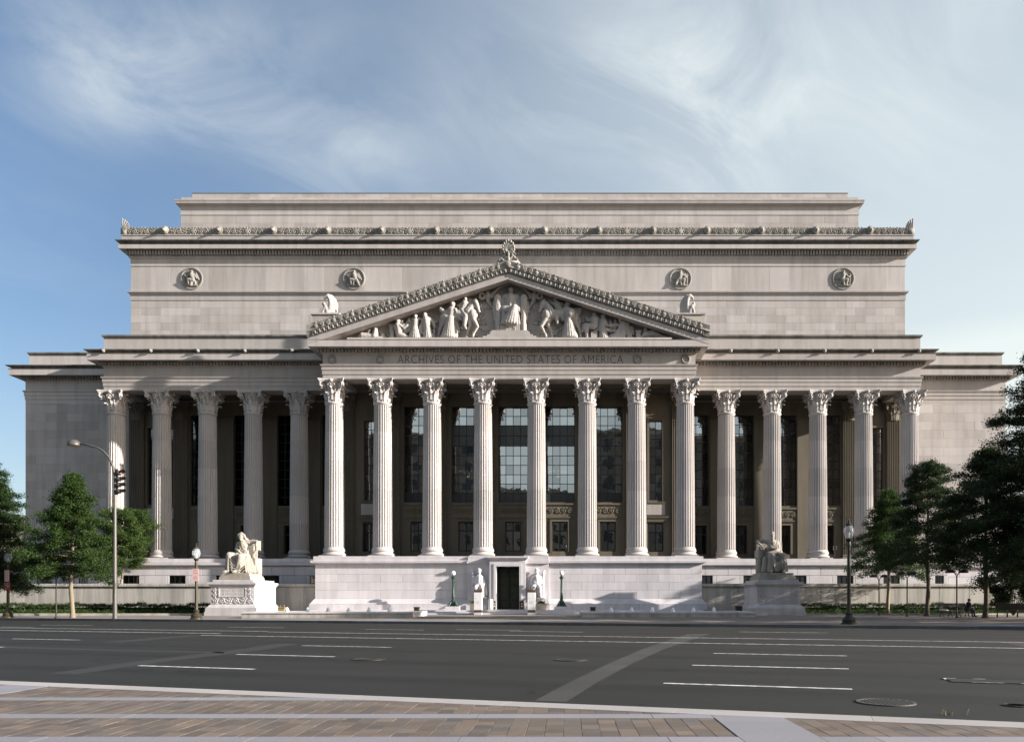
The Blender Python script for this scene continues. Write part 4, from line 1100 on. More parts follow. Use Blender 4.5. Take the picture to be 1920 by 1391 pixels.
for k in range(15):
    xa = LX[k-1]+.5 if k else -41.6; xb = LX[k]-.5 if k < 14 else 41.6
    mid = (xa+xb)/2
    if xb-xa > 4:
        scrollwork(m, xa, mid-.5, 40.24, 40.92, 11.12, .68, .05); scrollwork(m, mid+.5, xb, 40.24, 40.92, 11.12, .68, .05)
        m.ball((mid, 11.12, 40.58), (.33, .10, .30), 12, 7)
        for a in range(9): m.ball((mid+math.cos(a*.7)*.38, 11.12, 40.58+math.sin(a*.7)*.34), .09, 6, 4)
    else: scrollwork(m, xa, xb, 40.24, 40.92, 11.12, .68, .05)
    x = xa
    while x < xb: m.ball((x, 11.15, 40.95+random.uniform(-.02, .05)), (.12, .08, .07), 6, 4); x += .34
tag(m.build('sima_carving', LIMEO, sim), kind='stuff')
lm = MB().ball((0, 0, 0), (.36, .28, .42), 14, 9).ball((0, -.28, -.12), (.2, .22, .17), 10, 7).ball((-.12, -.26, .08), .07, 6, 5).ball((.12, -.26, .08), .07, 6, 5)
for k in range(14): a = 2*PI*k/14; lm.ball((math.cos(a)*.36, .02, math.sin(a)*.42), (.13, .14, .13), 6, 5)
lm.v = [(a*.8, b*.95, c*.82) for a, b, c in lm.v]; lme = lm.mesh('lion_head', LIMEO, True)
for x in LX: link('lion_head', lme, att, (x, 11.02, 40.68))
def palm_fan(m, base, lobes, length, spread, y, r=.09, thick=.10, lean=0):
    for k in range(lobes):
        t = k/(lobes-1)*2-1; a = t*spread+lean; L = length*(1-.32*t*t)
        d = Vector((math.sin(a), 0, math.cos(a))); b = Vector(base)
        m.ball(b+d*L*.55, (r*.9, thick, L*.48), 8, 8, Matrix.Rotation(a, 3, 'Y'))
        m.ball(b+d*L*.86+Vector((0, -thick*.4, 0)), (r*.95, thick, r*.95), 7, 5)
for s in (-1, 1):
    m = MB()
    for k in range(7):
        a = s*-R(8)+(-s)*R(13)*k; L = 1.3-.11*k
        a2 = s*R(2)-s*R(12)*k
        d = Vector((math.sin(a2), 0, math.cos(a2))); b = Vector((s*41.85, 11.15, 40.6))
        m.ball(b+d*L*.5, (.10, .12, L*.5), 8, 8, Matrix.Rotation(a2, 3, 'Y')); m.ball(b+d*L*.97, (.09, .12, .09), 6, 5)
    m.box(s*41.75-.3, s*41.75+.3, 11.05, 11.6, 40.2, 40.9)
    m.build('corner_acroterion', LIMEO, att, smooth=True)
# top block
PT = [(-37.5, 34), (-37.5, 14.7), (37.5, 14.7), (37.5, 34)]
tb = MB().box(-37.47, 37.47, 14.73, 34, 39, 45.2).build('top_storey', GRANJ, B)
st = MB(); ashlar(None, -37.5, 37.5, [(40.4, 41.3), (41.3, 42.25), (42.25, 43.2), (43.2, 44.1)], 2.5, 14.70, LIME, joined=st, joint=.006, c=.006)
ashlar(None, -37.5, 37.5, [(45.62, 46.12)], 2.5, 14.78, LIME, joined=st, joint=.006, c=.006, off=False)
ashlar(None, -36.4, 36.4, [(46.12, 46.66)], 2.43, 15.0, LIME, joined=st, joint=.006, c=.006)
tag(st.build('wall_stones', LIME, tb), kind='stuff')
MB().box(-37.48, 37.48, 14.85, 34, 45.4, 46.1).box(-36.38, 36.38, 15.08, 34, 46.0, 46.64).build('blocking', GRANJ, tb)
MB().sweep(PT, [(-.3, 44.1), (.05, 44.1), (.05, 44.25), (.02, 44.28), (.02, 45.0), (.12, 45.1), (.2, 45.14), (.42, 45.2), (.46, 45.42), (.50, 45.50), (.50, 45.58), (-.3, 45.64)]).build('cornice', LIME, tb)
MB().box(-36.45, 36.45, 14.96, 34, 46.66, 46.72).build('coping', ROOFM, tb)

# pediment
SL = 0.323; RW = 17.88
def zr(x): return 30.10-SL*abs(x)
def rake(name, prof, mat, parent, w=RW, yf=-.85):
    """prof: ring of (offset to the front, height above the soffit line)."""
    m = MB(); v = []; f = []; n = len(prof)
    for x in (-w, 0, w):
        for o, h in prof:
            xx = x*(1+ (o-1.0)*.012) if x else 0
            v.append((xx, yf-o, zr(x)+h))
    for i in range(2):
        for k in range(n): k2 = (k+1)%n; f.append((i*n+k, (i+1)*n+k, (i+1)*n+k2, i*n+k2))
    f.append(tuple(range(n))); f.append(tuple(2*n+k for k in range(n-1, -1, -1)))
    return m.add(v, f).build(name, mat, parent)
ped = MB()
pv = [(-16.9, 24.70), (16.9, 24.70), (0, 30.15)]
ped.add([(x, -.40, z) for x, z in pv]+[(x, 2.5, z) for x, z in pv], [(0,1,2), (5,4,3), (0,3,4,1), (1,4,5,2), (2,5,3,0)])
ped = ped.build('pediment', LIME, B)
m = MB(); pv = [(-17.7, 24.6), (17.7, 24.6), (17.7, 25.3), (0, 31.1), (-17.7, 25.3)]
m.add([(x, .1, z) for x, z in pv]+[(x, 12, z) for x, z in pv], [(0,1,2,3,4), (9,8,7,6,5)]+[(i, (i+1)%5+0, (i+1)%5+5, i+5) for i in range(5)])
m.build('gable_roof', ROOFM, ped)
rake('raking_corona', [(-1.2, .10), (.15, .10), (.2, 0), (.92, 0), (.95, -.03), (1.02, -.03), (1.02, .46), (-1.2, .46)], LIME, ped)
rake('raking_bed', [(-1.2, .46), (1.0, .46), (1.03, .52), (1.10, .56), (1.14, .96), (1.24, 1.0), (-1.2, 1.0)], LIMEW, ped)
rake('raking_sima', [(-1.2, 1.0), (1.22, 1.0), (1.18, 1.2), (1.26, 1.56), (-1.2, 1.56)], LIMEO, ped)
m = MB(); cs = Matrix.Rotation(0, 3, 'Y')
for s in (-1, 1):
    ang = math.atan(SL); rot = Matrix.Rotation(s*ang, 3, 'Y')
    n = 44
    for k in range(n):
        x = s*(.25+17.3*k/n); z = zr(x)+.76
        m.ball((x, -.85-1.15, z), (.10, .09, .19), 7, 5, rot)
        x2 = s*(.25+17.3*(k+.5)/n); m.box(x2-.03, x2+.03, -.85-1.19, -.85-1.08, zr(x2)+.56, zr(x2)+.96)
tag(m.build('leaf_moulding', LIMEO, ped), kind='stuff')
m = MB()
for s in (-1, 1):
    x = .9; i = 0
    while x < 17.6:
        xx = s*x; z = zr(xx)+1.28; y = -.85-1.24
        if i % 3 == 0: m.ball((xx, y+.03, z), (.185, .085, .19), 10, 7); m.ball((xx, y, z+.30), (.10, .08, .10), 6, 4)
        else:
            q = s if i % 3 == 1 else -s
            sp = spiral(xx, z, .22, 1.5, R(-90)*q, q, 12)
            m.tube([(a, y, b) for a, b in sp], .045, 5)
            m.ball((xx, y, z), .07, 6, 4)
            for k in range(4): a = R(35+80*k); m.ball((xx+.24*math.cos(a), y+.03, z+.22*math.sin(a)), (.10, .06, .06), 6, 4)
        m.ball((xx+s*.27, y+.05, zr(xx+s*.27)+1.54+random.uniform(-.02, .05)), (.13, .09, .07), 6, 4)
        x += .54; i += 1
m.ball((0, -2.12, zr(0)+1.25), (.26, .10, .26), 12, 7)
tag(m.build('sima_carving', LIMEO, ped), kind='stuff')
# apex and corner acroteria
m = MB()
za = 31.66
m.box(-1.05, 1.05, -2.0, -.9, za-.35, za+.02)
palm_fan(m, (0, -1.5, za+1.02), 11, 1.12, R(98), -1.5, .165, .13); m.ball((0, -1.42, za+1.25), (.6, .09, .62), 14, 10)
for s in (-1, 1):
    m.tube([(s*.1, -1.6, za+.1), (s*.35, -1.6, za+.55), (s*.55, -1.6, za+.95)]+[(s*(.42+.14*math.cos(t)), -1.6, za+1.0+.14*math.sin(t)) for t in (0, .8, 1.6, 2.4, 3.2, 4.0)], .075, 6)
    m.tube([(s*.25, -1.65, za+.02), (s*.7, -1.65, za+.35)]+[(s*(.72+.16*math.cos(t)), -1.65, za+.2+.16*math.sin(t)) for t in (1.2, .4, -.4, -1.2, -2.0)], .08, 6)
    for k in range(7): m.ball((s*(.18+.13*k), -1.55, za+.95-.16*k+.05*(k % 2)), (.14, .12, .13), 7, 5)
    m.ball((s*1.0, -1.5, za+.02), (.16, .14, .12), 7, 5)
m.ball((0, -1.65, za+.75), (.13, .12, .3), 8, 6); m.ball((0, -1.65, za+.3), (.2, .14, .25), 8, 6)
m.v = [(a*(.66 if c > za+.85 else .92), b, c) for a, b, c in m.v]; m.build('apex_acroterion', LIMEO, ped, smooth=True)
def griffin(s):
    m = MB(); r0 = remesh
    m.box(-.95, .85, -.45, .45, 0, .16)
    # a winged beast: one great ribbed wing that sweeps up and curls over, a small breast and head before it
    for k in range(9):
        t = k/8*.70; y = .16-.36*t
        m.chain([(.42-.42*t, y, .12), (.70-.66*t, y, .62), (.74-.68*t, y, 1.12), (.60-.58*t, y, 1.52-.04*t), (.30-.34*t, y, 1.86-.20*t), (-.02-.16*t, y, 1.98-.36*t), (-.22-.06*t, y, 1.86-.40*t), (-.22, y, 1.72-.36*t)], [.17, .19, .17, .15, .14, .12, .09, .06], 8)
    m.cap((.05, -.05, .25), (-.18, -.12, .85), .30, .20); m.ball((-.30, -.16, 1.08), (.16, .13, .15)); m.cap((-.34, -.16, 1.06), (-.46, -.17, .98), .08, .04)
    m.cap((-.22, -.2, .7), (-.36, -.26, .2), .13, .10); m.cap((.3, 0, .3), (.68, -.05, .22), .22, .12); m.tube([(.5, 0, .25), (.80, 0, .3), (.88, 0, .48), (.76, 0, .54)], .08, 8)
    if s > 0: m.v = [(-x, y, z) for x, y, z in m.v]; m.f = [tuple(reversed(f)) for f in m.f]
    return m
for s in (-1, 1):
    x = s*16.25
    MB().box(x-1.15, x+1.15, -2.0, -.4, zr(x)+1.1, zr(x)+2.02).box(x-1.3, x+1.3, -2.1, -.35, zr(x)+2.02, zr(x)+2.16).build('acroterion_base', LIME, ped)
    o = remesh(griffin(s), 'griffin_acroterion', LIMEC, ped, .055, 1, (x+s*.05, -1.2, zr(x)+2.16))

# carved figures of the pediment: each figure one fused body, set against the back wall
K0 = (68.9)/1440
def pv3(ox, oy, k):
    def f(cx, cy, dy=0.0):
        px, py = ox+cx*k, oy+cy*k
        return Vector((CAMX+(px-1064)*K0, -.72+dy, CAMZ+(1127-py)*K0))
    return f, k*K0
fC, uC = pv3(810, 510, .15625)
fR, uR = pv3(1000, 530, 260/1920)
fL, uL = pv3(640, 500, 320/1920)
class Fig:
    def __init__(s, f, u): s.m = MB(); s.f = f; s.u = u*1.12
    def c(s, x0, y0, x1, y1, ra, rb=None, d0=0.0, d1=None):
        s.m.cap(s.f(x0, y0, d0), s.f(x1, y1, d0 if d1 is None else d1), ra*s.u, (ra if rb is None else rb)*s.u, 10); return s
    def b(s, x, y, rx, rz, ry=None, d=0.0):
        s.m.ball(s.f(x, y, d), (rx*s.u, (ry or rx)*s.u, rz*s.u), 12, 8); return s
    def ch(s, pts, rad, d=0.0):
        for i in range(len(pts)-1): s.c(*pts[i], *pts[i+1], rad[i], rad[i+1], d, d)
        return s
    def head(s, x, y, r, d=-.1): s.b(x, y, r, r*1.18, r*1.1, d); s.b(x, y-r*.35, r*1.08, r*.85, r*1.15, d+.03); return s.b(x, y+r*.25, r*.3, r*.3, r*.3, d-r*s.u*1.0)
    def skirt(s, xt, yt, rt, xb, yb, rb, n=7, d=-.02, fold=.2):
        s.c(xt, yt, xb, yb-rb*.35, rt, rb*.75, d)
        for k in range(n):
            t = k/(n-1)*2-1; s.c(xt+t*rt*.8, yt, xb+t*rb*1.02, yb, rt*fold, rb*fold*.95, d-math.sqrt(max(0, 1-t*t))*rb*.55*s.u-.03)
        return s
    def done(s, name='carved_figure', v=.036): return remesh(s.m, name, LIMEC, ped, v, 1, rough=.035)
def F(f=fC, u=uC): return Fig(f, u)
# middle: the seated figure, its throne, base and the winged boys
g = F(); g.head(940, 192, 30); g.c(940, 222, 945, 262, 20, 24, -.12); g.c(880, 280, 1000, 280, 45, 45); g.c(938, 300, 935, 400, 72, 66)
g.c(855, 275, 835, 390, 28, 26, -.05).c(835, 390, 885, 425, 24, 20, -.1, -.25).c(1025, 275, 1045, 390, 28, 26, -.05).c(1045, 390, 1010, 425, 24, 20, -.1, -.25)
g.c(870, 430, 1020, 425, 50, 50, -.18); g.skirt(990, 400, 42, 935, 605, 105, 8, -.25); g.c(950, 275, 985, 350, 22, 26, -.3).c(985, 350, 990, 420, 26, 36, -.32); g.c(850, 580, 880, 570, 20, 22, -.45).c(980, 605, 1005, 612, 18, 20, -.45)
g.c(860, 440, 845, 560, 30, 22, -.2); g.done()
for sx in (-1, 1):
    x = 940+sx*157
    g = F(); g.c(x, 290, x-sx*5, 450, 42, 34, -.2); g.c(x-sx*20, 272, x+sx*15, 272, 16, 16, -.2); g.c(x, 455, x, 690, 33, 33, -.15)
    for k in range(5): t = k/4*2-1; g.c(x+t*25, 460, x+t*25, 690, 9, 9, -.15-.23*math.sqrt(1-t*t*.9))
    for k in range(4): g.c(x-20+k*14, 300, x-15+k*10, 445, 11, 8, -.42)
    g.c(x+sx*45, 330, x+sx*45, 440, 16, 22, .05).c(x+sx*40, 480, x+sx*48, 560, 14, 6, -.02); g.done('throne_post')
    g = F(); xx = 940+sx*285; g.head(xx, 215, 20, -.02); g.c(xx, 250, xx-sx*12, 310, 30, 24, .02); g.c(xx+sx*15, 245, xx+sx*40, 285, 12, 10, -.05); g.c(xx-sx*10, 310, xx-sx*60, 390, 22, 10, .06)
    pts = [(xx+sx*65+math.cos(t)*30, 255+math.sin(t)*34) for t in [i*2*PI/10 for i in range(11)]]; g.ch(pts, [12]*11, -.06)
    for k in range(4): g.c(xx-sx*20, 240+10*k, xx-sx*(75-6*k), 205+22*k, 9, 14, .06)
    g.done()
g = F(); g.ch([(940+230*math.cos(R(200+14*k)), 300+190*math.sin(R(200+14*k))) for k in range(11)], [14]*11, .05); g.done('throne_arch')
m = MB(); f = fC
def pbox(m, x0, x1, y0, y1, d0, d1): a, b = f(x0, y1), f(x1, y0); m.box(a.x, b.x, -.72+d0, -.72+d1, a.z, b.z)
pbox(m, 812, 1055, 622, 692, -.42, .3); pbox(m, 712, 1150, 692, 712, -.55, .3); pbox(m, 695, 1168, 712, 745, -.6, .3); pbox(m, 660, 1205, 745, 768, -.66, .3); pbox(m, 610, 1250, 768, 800, -.72, .3)
a, b, c_ = f(940, 657), f(880, 657), f(985, 657); y = -1.15
m.ball(a, (.19, .10, .19), 12, 8); 
for s, cc in ((-1, b), (1, c_)):
    m.tube([(cc.x+.09*math.cos(t), y, cc.z+.08+.09*math.sin(t)) for t in [R(20)+i*.5 for i in range(9)]], .035, 5); m.tube([(cc.x-.09*math.cos(t), y, cc.z-.08-.09*math.sin(t)) for t in [R(20)+i*.5 for i in range(9)]], .035, 5)
m.v = [(x, yy if abs(yy+.72) > .02 or True else yy, z) for x, yy, z in m.v]
m.build('carved_base', LIMEC, ped)
MB().box(-14.4, 14.6, -1.75, -.35, 24.72, 24.93).build('figure_ledge', LIME, ped)
# left: horse and rider, walking figure with wind-blown cloak
def horse(f, u, flip=False, X=lambda x: x):
    g = Fig(f, u)
    g.ch([(X(518), 352), (X(540), 400), (X(556), 448)], [30, 23, 15], -.34); g.b(X(560), 458, 17, 14, 18, -.36); g.b(X(520), 385, 26, 26, 22, -.32)
    g.c(X(508), 325, X(502), 300, 9, 5, -.26).c(X(520), 328, X(522), 304, 8, 4, -.38); g.b(X(536), 372, 6, 6, 8, -.50)
    g.ch([(X(432), 470), (X(462), 405), (X(505), 345)], [60, 44, 30], -.2)
    for k in range(8): g.c(X(500-12*k), 318+17*k, X(478-10*k), 345+18*k, 11, 8, -.30+.01*k)
    g.c(X(470), 490, X(300), 490, 62, 56, -.12); g.c(X(300), 490, X(150), 520, 58, 64, .0); g.b(X(478), 490, 52, 60, 56, -.28)
    g.ch([(X(445), 540), (X(458), 615), (X(420), 690), (X(408), 762)], [34, 20, 13, 12], -.2); g.b(X(456), 618, 20, 20, 22, -.24); g.c(X(408), 766, X(428), 776, 17, 13, -.26)
    g.ch([(X(490), 545), (X(540), 640), (X(512), 695), (X(490), 735)], [29, 18, 13, 11], -.36); g.b(X(540), 640, 19, 19, 20, -.38); g.c(X(490), 735, X(484), 756, 16, 14, -.36)
    g.ch([(X(150), 540), (X(92), 630), (X(72), 690), (X(62), 762)], [50, 24, 15, 14], .0); g.b(X(92), 632, 22, 22, 20, .0); g.c(X(60), 768, X(88), 776, 17, 13, -.03)
    g.ch([(X(115), 480), (X(78), 550), (X(92), 620)], [16, 20, 10], .12)
    return g
horse(fC, uC).done('carved_horse')
g = F(); g.head(390, 300, 24, -.2); g.c(388, 328, 388, 345, 14, 16, -.2); g.c(350, 360, 415, 355, 26, 24, -.15); g.c(383, 360, 350, 445, 44, 42, -.15); g.c(352, 450, 400, 520, 42, 34, -.2, -.45).c(400, 520, 385, 630, 30, 20, -.5).c(385, 635, 402, 668, 17, 13, -.5)
g.ch([(425, 352), (475, 318), (440, 300)], [18, 15, 13], -.15); g.c(345, 365, 300, 380, 18, 14, -.1); g.done()
g = F(); g.head(238, 372, 28, -.3); g.c(236, 405, 228, 430, 16, 20, -.25); g.c(190, 440, 270, 435, 30, 28, -.2); g.c(228, 440, 215, 520, 48, 42, -.22); g.ch([(275, 440), (300, 500), (345, 558)], [22, 18, 13], -.4)
for k in range(6): g.c(205, 500-8*k, 95+10*k, 425+14*k, 22, 26-2*k, -.2-.03*(k % 2))
g.c(160, 520, 245, 530, 30, 26, -.3); g.skirt(218, 535, 46, 190, 765, 86, 8, -.22); g.c(240, 760, 290, 772, 18, 13, -.4); g.c(262, 560, 275, 740, 18, 26, -.1).c(290, 540, 310, 690, 12, 14, -.05); g.done()
# right: horse led left by a warrior with a round shield
H2 = lambda x: 1850-x
g = horse(fC, uC, True, H2)
g.done('carved_horse')
g = F(); g.head(1478, 290, 24, .0); g.c(1478, 318, 1480, 340, 14, 18, .0); g.c(1455, 350, 1550, 355, 24, 24, -.02); g.c(1500, 360, 1535, 440, 44, 42, -.02); g.c(1530, 450, 1490, 520, 38, 30, -.1, -.35).c(1490, 520, 1505, 600, 24, 16, -.38); g.ch([(1450, 345), (1400, 315)], [18, 14], .05); g.ch([(1560, 350), (1600, 390), (1560, 420)], [18, 16, 12], .05); g.done()
g = F(); g.head(1620, 375, 26, -.25); g.c(1620, 350, 1650, 355, 18, 12, -.22); g.c(1620, 400, 1622, 420, 16, 20, -.22); g.c(1580, 440, 1665, 440, 30, 28, -.2); g.c(1620, 440, 1635, 540, 50, 44, -.2); g.ch([(1570, 445), (1550, 500), (1575, 560)], [22, 18, 13], -.35)
g.b(1660, 490, 52, 56, 16, -.62); g.b(1660, 490, 30, 34, 14, -.72); g.skirt(1640, 550, 46, 1655, 760, 80, 7, -.22); g.c(1690, 700, 1730, 760, 24, 18, -.25); g.c(1600, 750, 1590, 775, 18, 14, -.35)
for k in range(4): g.c(1670, 430+5*k, 1780-8*k, 415+20*k, 24, 24, .02)
g.done()
# left corner group
g = Fig(fL, uL); g.head(620, 588, 25, -.12); g.c(620, 615, 622, 632, 15, 17, -.1); g.c(590, 640, 650, 640, 24, 22, -.08); g.c(620, 645, 640, 740, 42, 40, -.08); g.c(640, 745, 730, 775, 34, 22, -.25).c(650, 765, 740, 785, 20, 14, -.3); g.ch([(650, 645), (690, 670), (735, 640)], [20, 16, 12], -.25); g.c(595, 630, 520, 625, 16, 14, .0); g.c(545, 640, 555, 785, 22, 26, .0).c(560, 780, 520, 792, 16, 10, -.1); g.done()
g = Fig(fL, uL); g.head(668, 590, 17, .05); g.c(690, 640, 715, 700, 30, 28, .02); g.c(720, 610, 700, 720, 16, 22, -.05); g.done()
g = Fig(fL, uL); g.head(745, 560, 20, .05); g.c(748, 590, 765, 690, 30, 30, .05); g.c(740, 580, 742, 700, 10, 12, -.1); g.done()
g = Fig(fL, uL); g.head(820, 540, 23, -.12); g.c(820, 565, 820, 580, 14, 16, -.1); g.c(790, 590, 845, 590, 20, 20, -.08); g.c(818, 595, 815, 660, 36, 34, -.1); g.skirt(815, 665, 38, 815, 785, 72, 8, -.1); g.ch([(845, 585), (860, 560), (905, 568)], [16, 14, 12], -.1); g.c(790, 600, 760, 650, 14, 12, -.15); g.done()
g = Fig(fL, uL); g.head(925, 520, 24, -.12); g.c(925, 545, 935, 562, 15, 18, -.1); g.c(905, 575, 975, 570, 22, 22, -.08); g.c(938, 575, 955, 680, 44, 38, -.08); g.ch([(985, 562), (1020, 600), (1035, 650)], [20, 18, 16], -.05); g.c(905, 580, 885, 660, 16, 26, -.05).c(880, 660, 890, 720, 24, 18, -.05); g.skirt(958, 690, 40, 965, 785, 58, 6, -.12); g.c(1025, 680, 1030, 760, 12, 14, .05); g.done()
g = Fig(fL, uL); g.head(365, 690, 22, -.1); g.c(362, 715, 355, 760, 32, 38, -.08); g.c(355, 765, 215, 760, 34, 42, -.05); g.c(300, 690, 270, 765, 14, 26, -.05).c(290, 685, 250, 700, 14, 8, -.02); g.c(215, 750, 265, 775, 26, 20, -.2); g.c(180, 775, 90, 783, 14, 8, -.05); g.c(370, 770, 440, 785, 16, 12, -.2); g.b(445, 755, 26, 40, 20, .05); g.done('carved_sphinx')
# right corner group
g = Fig(fR, uR); g.head(850, 410, 27, -.05); g.c(850, 440, 850, 460, 16, 20, -.05); g.c(805, 475, 900, 475, 30, 30, -.03); g.c(852, 480, 850, 570, 58, 54, -.04); g.c(830, 585, 725, 570, 46, 36, -.15).c(735, 590, 748, 735, 30, 20, -.25).c(745, 740, 765, 748, 18, 12, -.3).c(715, 580, 685, 640, 28, 18, -.1); g.c(800, 480, 760, 500, 24, 18, -.1).c(760, 500, 735, 440, 16, 12, -.05); g.done()
g = Fig(fR, uR); g.head(970, 440, 28, -.12); g.c(970, 470, 972, 490, 16, 18, -.1); g.c(935, 505, 1005, 500, 26, 26, -.08); g.c(972, 505, 950, 620, 48, 48, -.1); g.c(940, 520, 905, 620, 20, 16, -.15).c(905, 620, 850, 650, 16, 14, -.18); g.skirt(955, 640, 46, 985, 748, 66, 6, -.2); g.c(1005, 510, 1030, 575, 20, 15, -.2).c(1030, 575, 990, 570, 14, 12, -.28); g.c(1010, 630, 1050, 640, 26, 20, -.3); g.done()
g = Fig(fR, uR); g.head(1068, 498, 20, .05); g.head(1142, 490, 20, .05); g.c(1070, 525, 1075, 600, 28, 30, .03); g.c(1142, 520, 1135, 600, 28, 30, .03); g.c(1060, 570, 1170, 560, 26, 24, -.15); g.done()
g = Fig(fR, uR); g.head(1212, 490, 28, -.12); g.c(1218, 515, 1228, 530, 18, 20, -.1); g.c(1225, 540, 1300, 540, 34, 34, -.08); g.c(1255, 550, 1235, 660, 52, 50, -.08); g.c(1215, 560, 1180, 640, 22, 16, -.25).c(1180, 640, 1070, 650, 16, 12, -.3); g.c(1230, 690, 1090, 720, 52, 34, -.18)
for k in range(6): g.c(1240-14*k, 665, 1260-34*k, 745, 14, 18, -.38)
for k in range(4): g.c(1290+12*k, 540+8*k, 1320+16*k, 740, 16, 18, -.08)
g.c(1370, 580, 1395, 680, 22, 16, .02); g.done()
g = Fig(fR, uR); g.head(1560, 622, 24, -.1); g.c(1560, 650, 1560, 690, 24, 36, -.1); g.c(1555, 690, 1650, 670, 40, 46, -.08); g.c(1650, 650, 1700, 640, 30, 26, -.02); g.c(1660, 680, 1760, 710, 38, 26, -.2).c(1760, 715, 1900, 745, 22, 12, -.2); g.c(1690, 690, 1760, 740, 30, 16, -.05); g.c(1540, 690, 1500, 735, 20, 14, -.2); g.done()
m = MB(); rq = random.Random(9)
for k in range(280):
    x = rq.uniform(-13.2, 13.2); zt = zr(x)-.35; zb_ = 24.95
    if zt-zb_ < .5 or abs(x) < 2.2: continue
    z = rq.uniform(zb_, zb_+(zt-zb_)*.92); a = rq.uniform(0, 6.28); L = rq.uniform(.15, .42)
    m.cap((x, -.43, z), (x+math.cos(a)*L, -.43, z+abs(math.sin(a))*L), rq.uniform(.09, .19), rq.uniform(.06, .12), 6)
for s in (-1, 1):
    for j in range(5): m.box(s*2.5-.35+.06*j, s*2.5+.45-.05*j, -.47, -.38, 26.5+.13*j, 26.56+.13*j)
    for j in range(3): z = 25.35+.3*j; m.box(s*2.15-.25, s*2.15+.25, -.46, -.38, z, z+.05); m.box(s*2.15+.2*(j-1)-.03, s*2.15+.2*(j-1)+.03, -.47, -.38, 25.3, 26.1)
    for j in range(9): a = R(18+16*j); m.cap((s*(2.0+.2*math.cos(a)), -.44, 27.9+.2*math.sin(a)), (s*(2.0+.85*math.cos(a)), -.44, 28.0+.6*math.sin(a)), .07, .10, 6)
tag(m.build('background_carving', LIMEC, ped, smooth=True), kind='stuff')
f = fR; m = MB(); pbox(m, 800, 888, 665, 760, -.45, .2); pbox(m, 1430, 1492, 655, 760, -.35, .2); pbox(m, 1422, 1500, 640, 660, -.38, .2); m.build('carved_block', LIMEC, ped)

# round reliefs on the attic
def medallion(x, k):
    t = part('medallion', att); t.location = (x, 11.695, 35.80)
    m = MB(); m.lathe([(1.20, .15), (1.20, -.05), (1.15, -.11), (1.06, -.11), (1.02, -.03), (.01, -.03)], 48)
    m.v = [(a, -(-c), b) for a, b, c in m.v]; m.build('rim', LIMEO, t)
    g = MB(); s = 1 if k < 2 else -1
    L = [((.05, .62), .17), ]
    g.ball((s*.02, -.12, .70), (.16, .15, .19), 10, 8)
    g.cap((s*.02, -.08, .36), (s*.18, -.05, -.15), .26, .24); g.cap((s*.18, -.1, -.22), (s*-.35, -.2, -.15), .22, .17); g.cap((s*-.35, -.2, -.15), (s*-.28, -.14, -.68), .16, .11)
    g.cap((s*.1, -.1, -.25), (s*-.05, -.16, -.7), .18, .12); g.cap((s*-.18, -.12, .42), (s*-.5, -.15, .12), .11, .09); g.cap((s*-.5, -.15, .12), (s*-.75, -.12, .35), .09, .07)
    g.cap((s*.28, -.06, .40), (s*.55, -.08, .0), .12, .1); g.cap((s*.45, -.02, .55), (s*.75, -.02, -.1), .08, .12); g.cap((s*-.65, -.03, -.72), (s*.6, -.03, -.74), .12, .12); g.cap((s*-.72, -.03, .55), (s*-.68, -.03, -.6), .07, .06)
    g.cap((s*.35, -.03, -.3), (s*.4, -.03, -.7), .12, .12); g.box(-.9, .9, 0, .05, -.8, .8)
    if k in (1, 2): g.cap((.3*s, -.14, -.2), (.5*s, -.2, -.6), .18, .14); g.ball((-.45*s, -.1, .25), (.2, .1, .3))
    remesh(g, 'carved_figure', LIMEO, t, .04, 1)
for k, x in enumerate((-34.82, -17.5, 17.35, 34.72)): medallion(x, k)
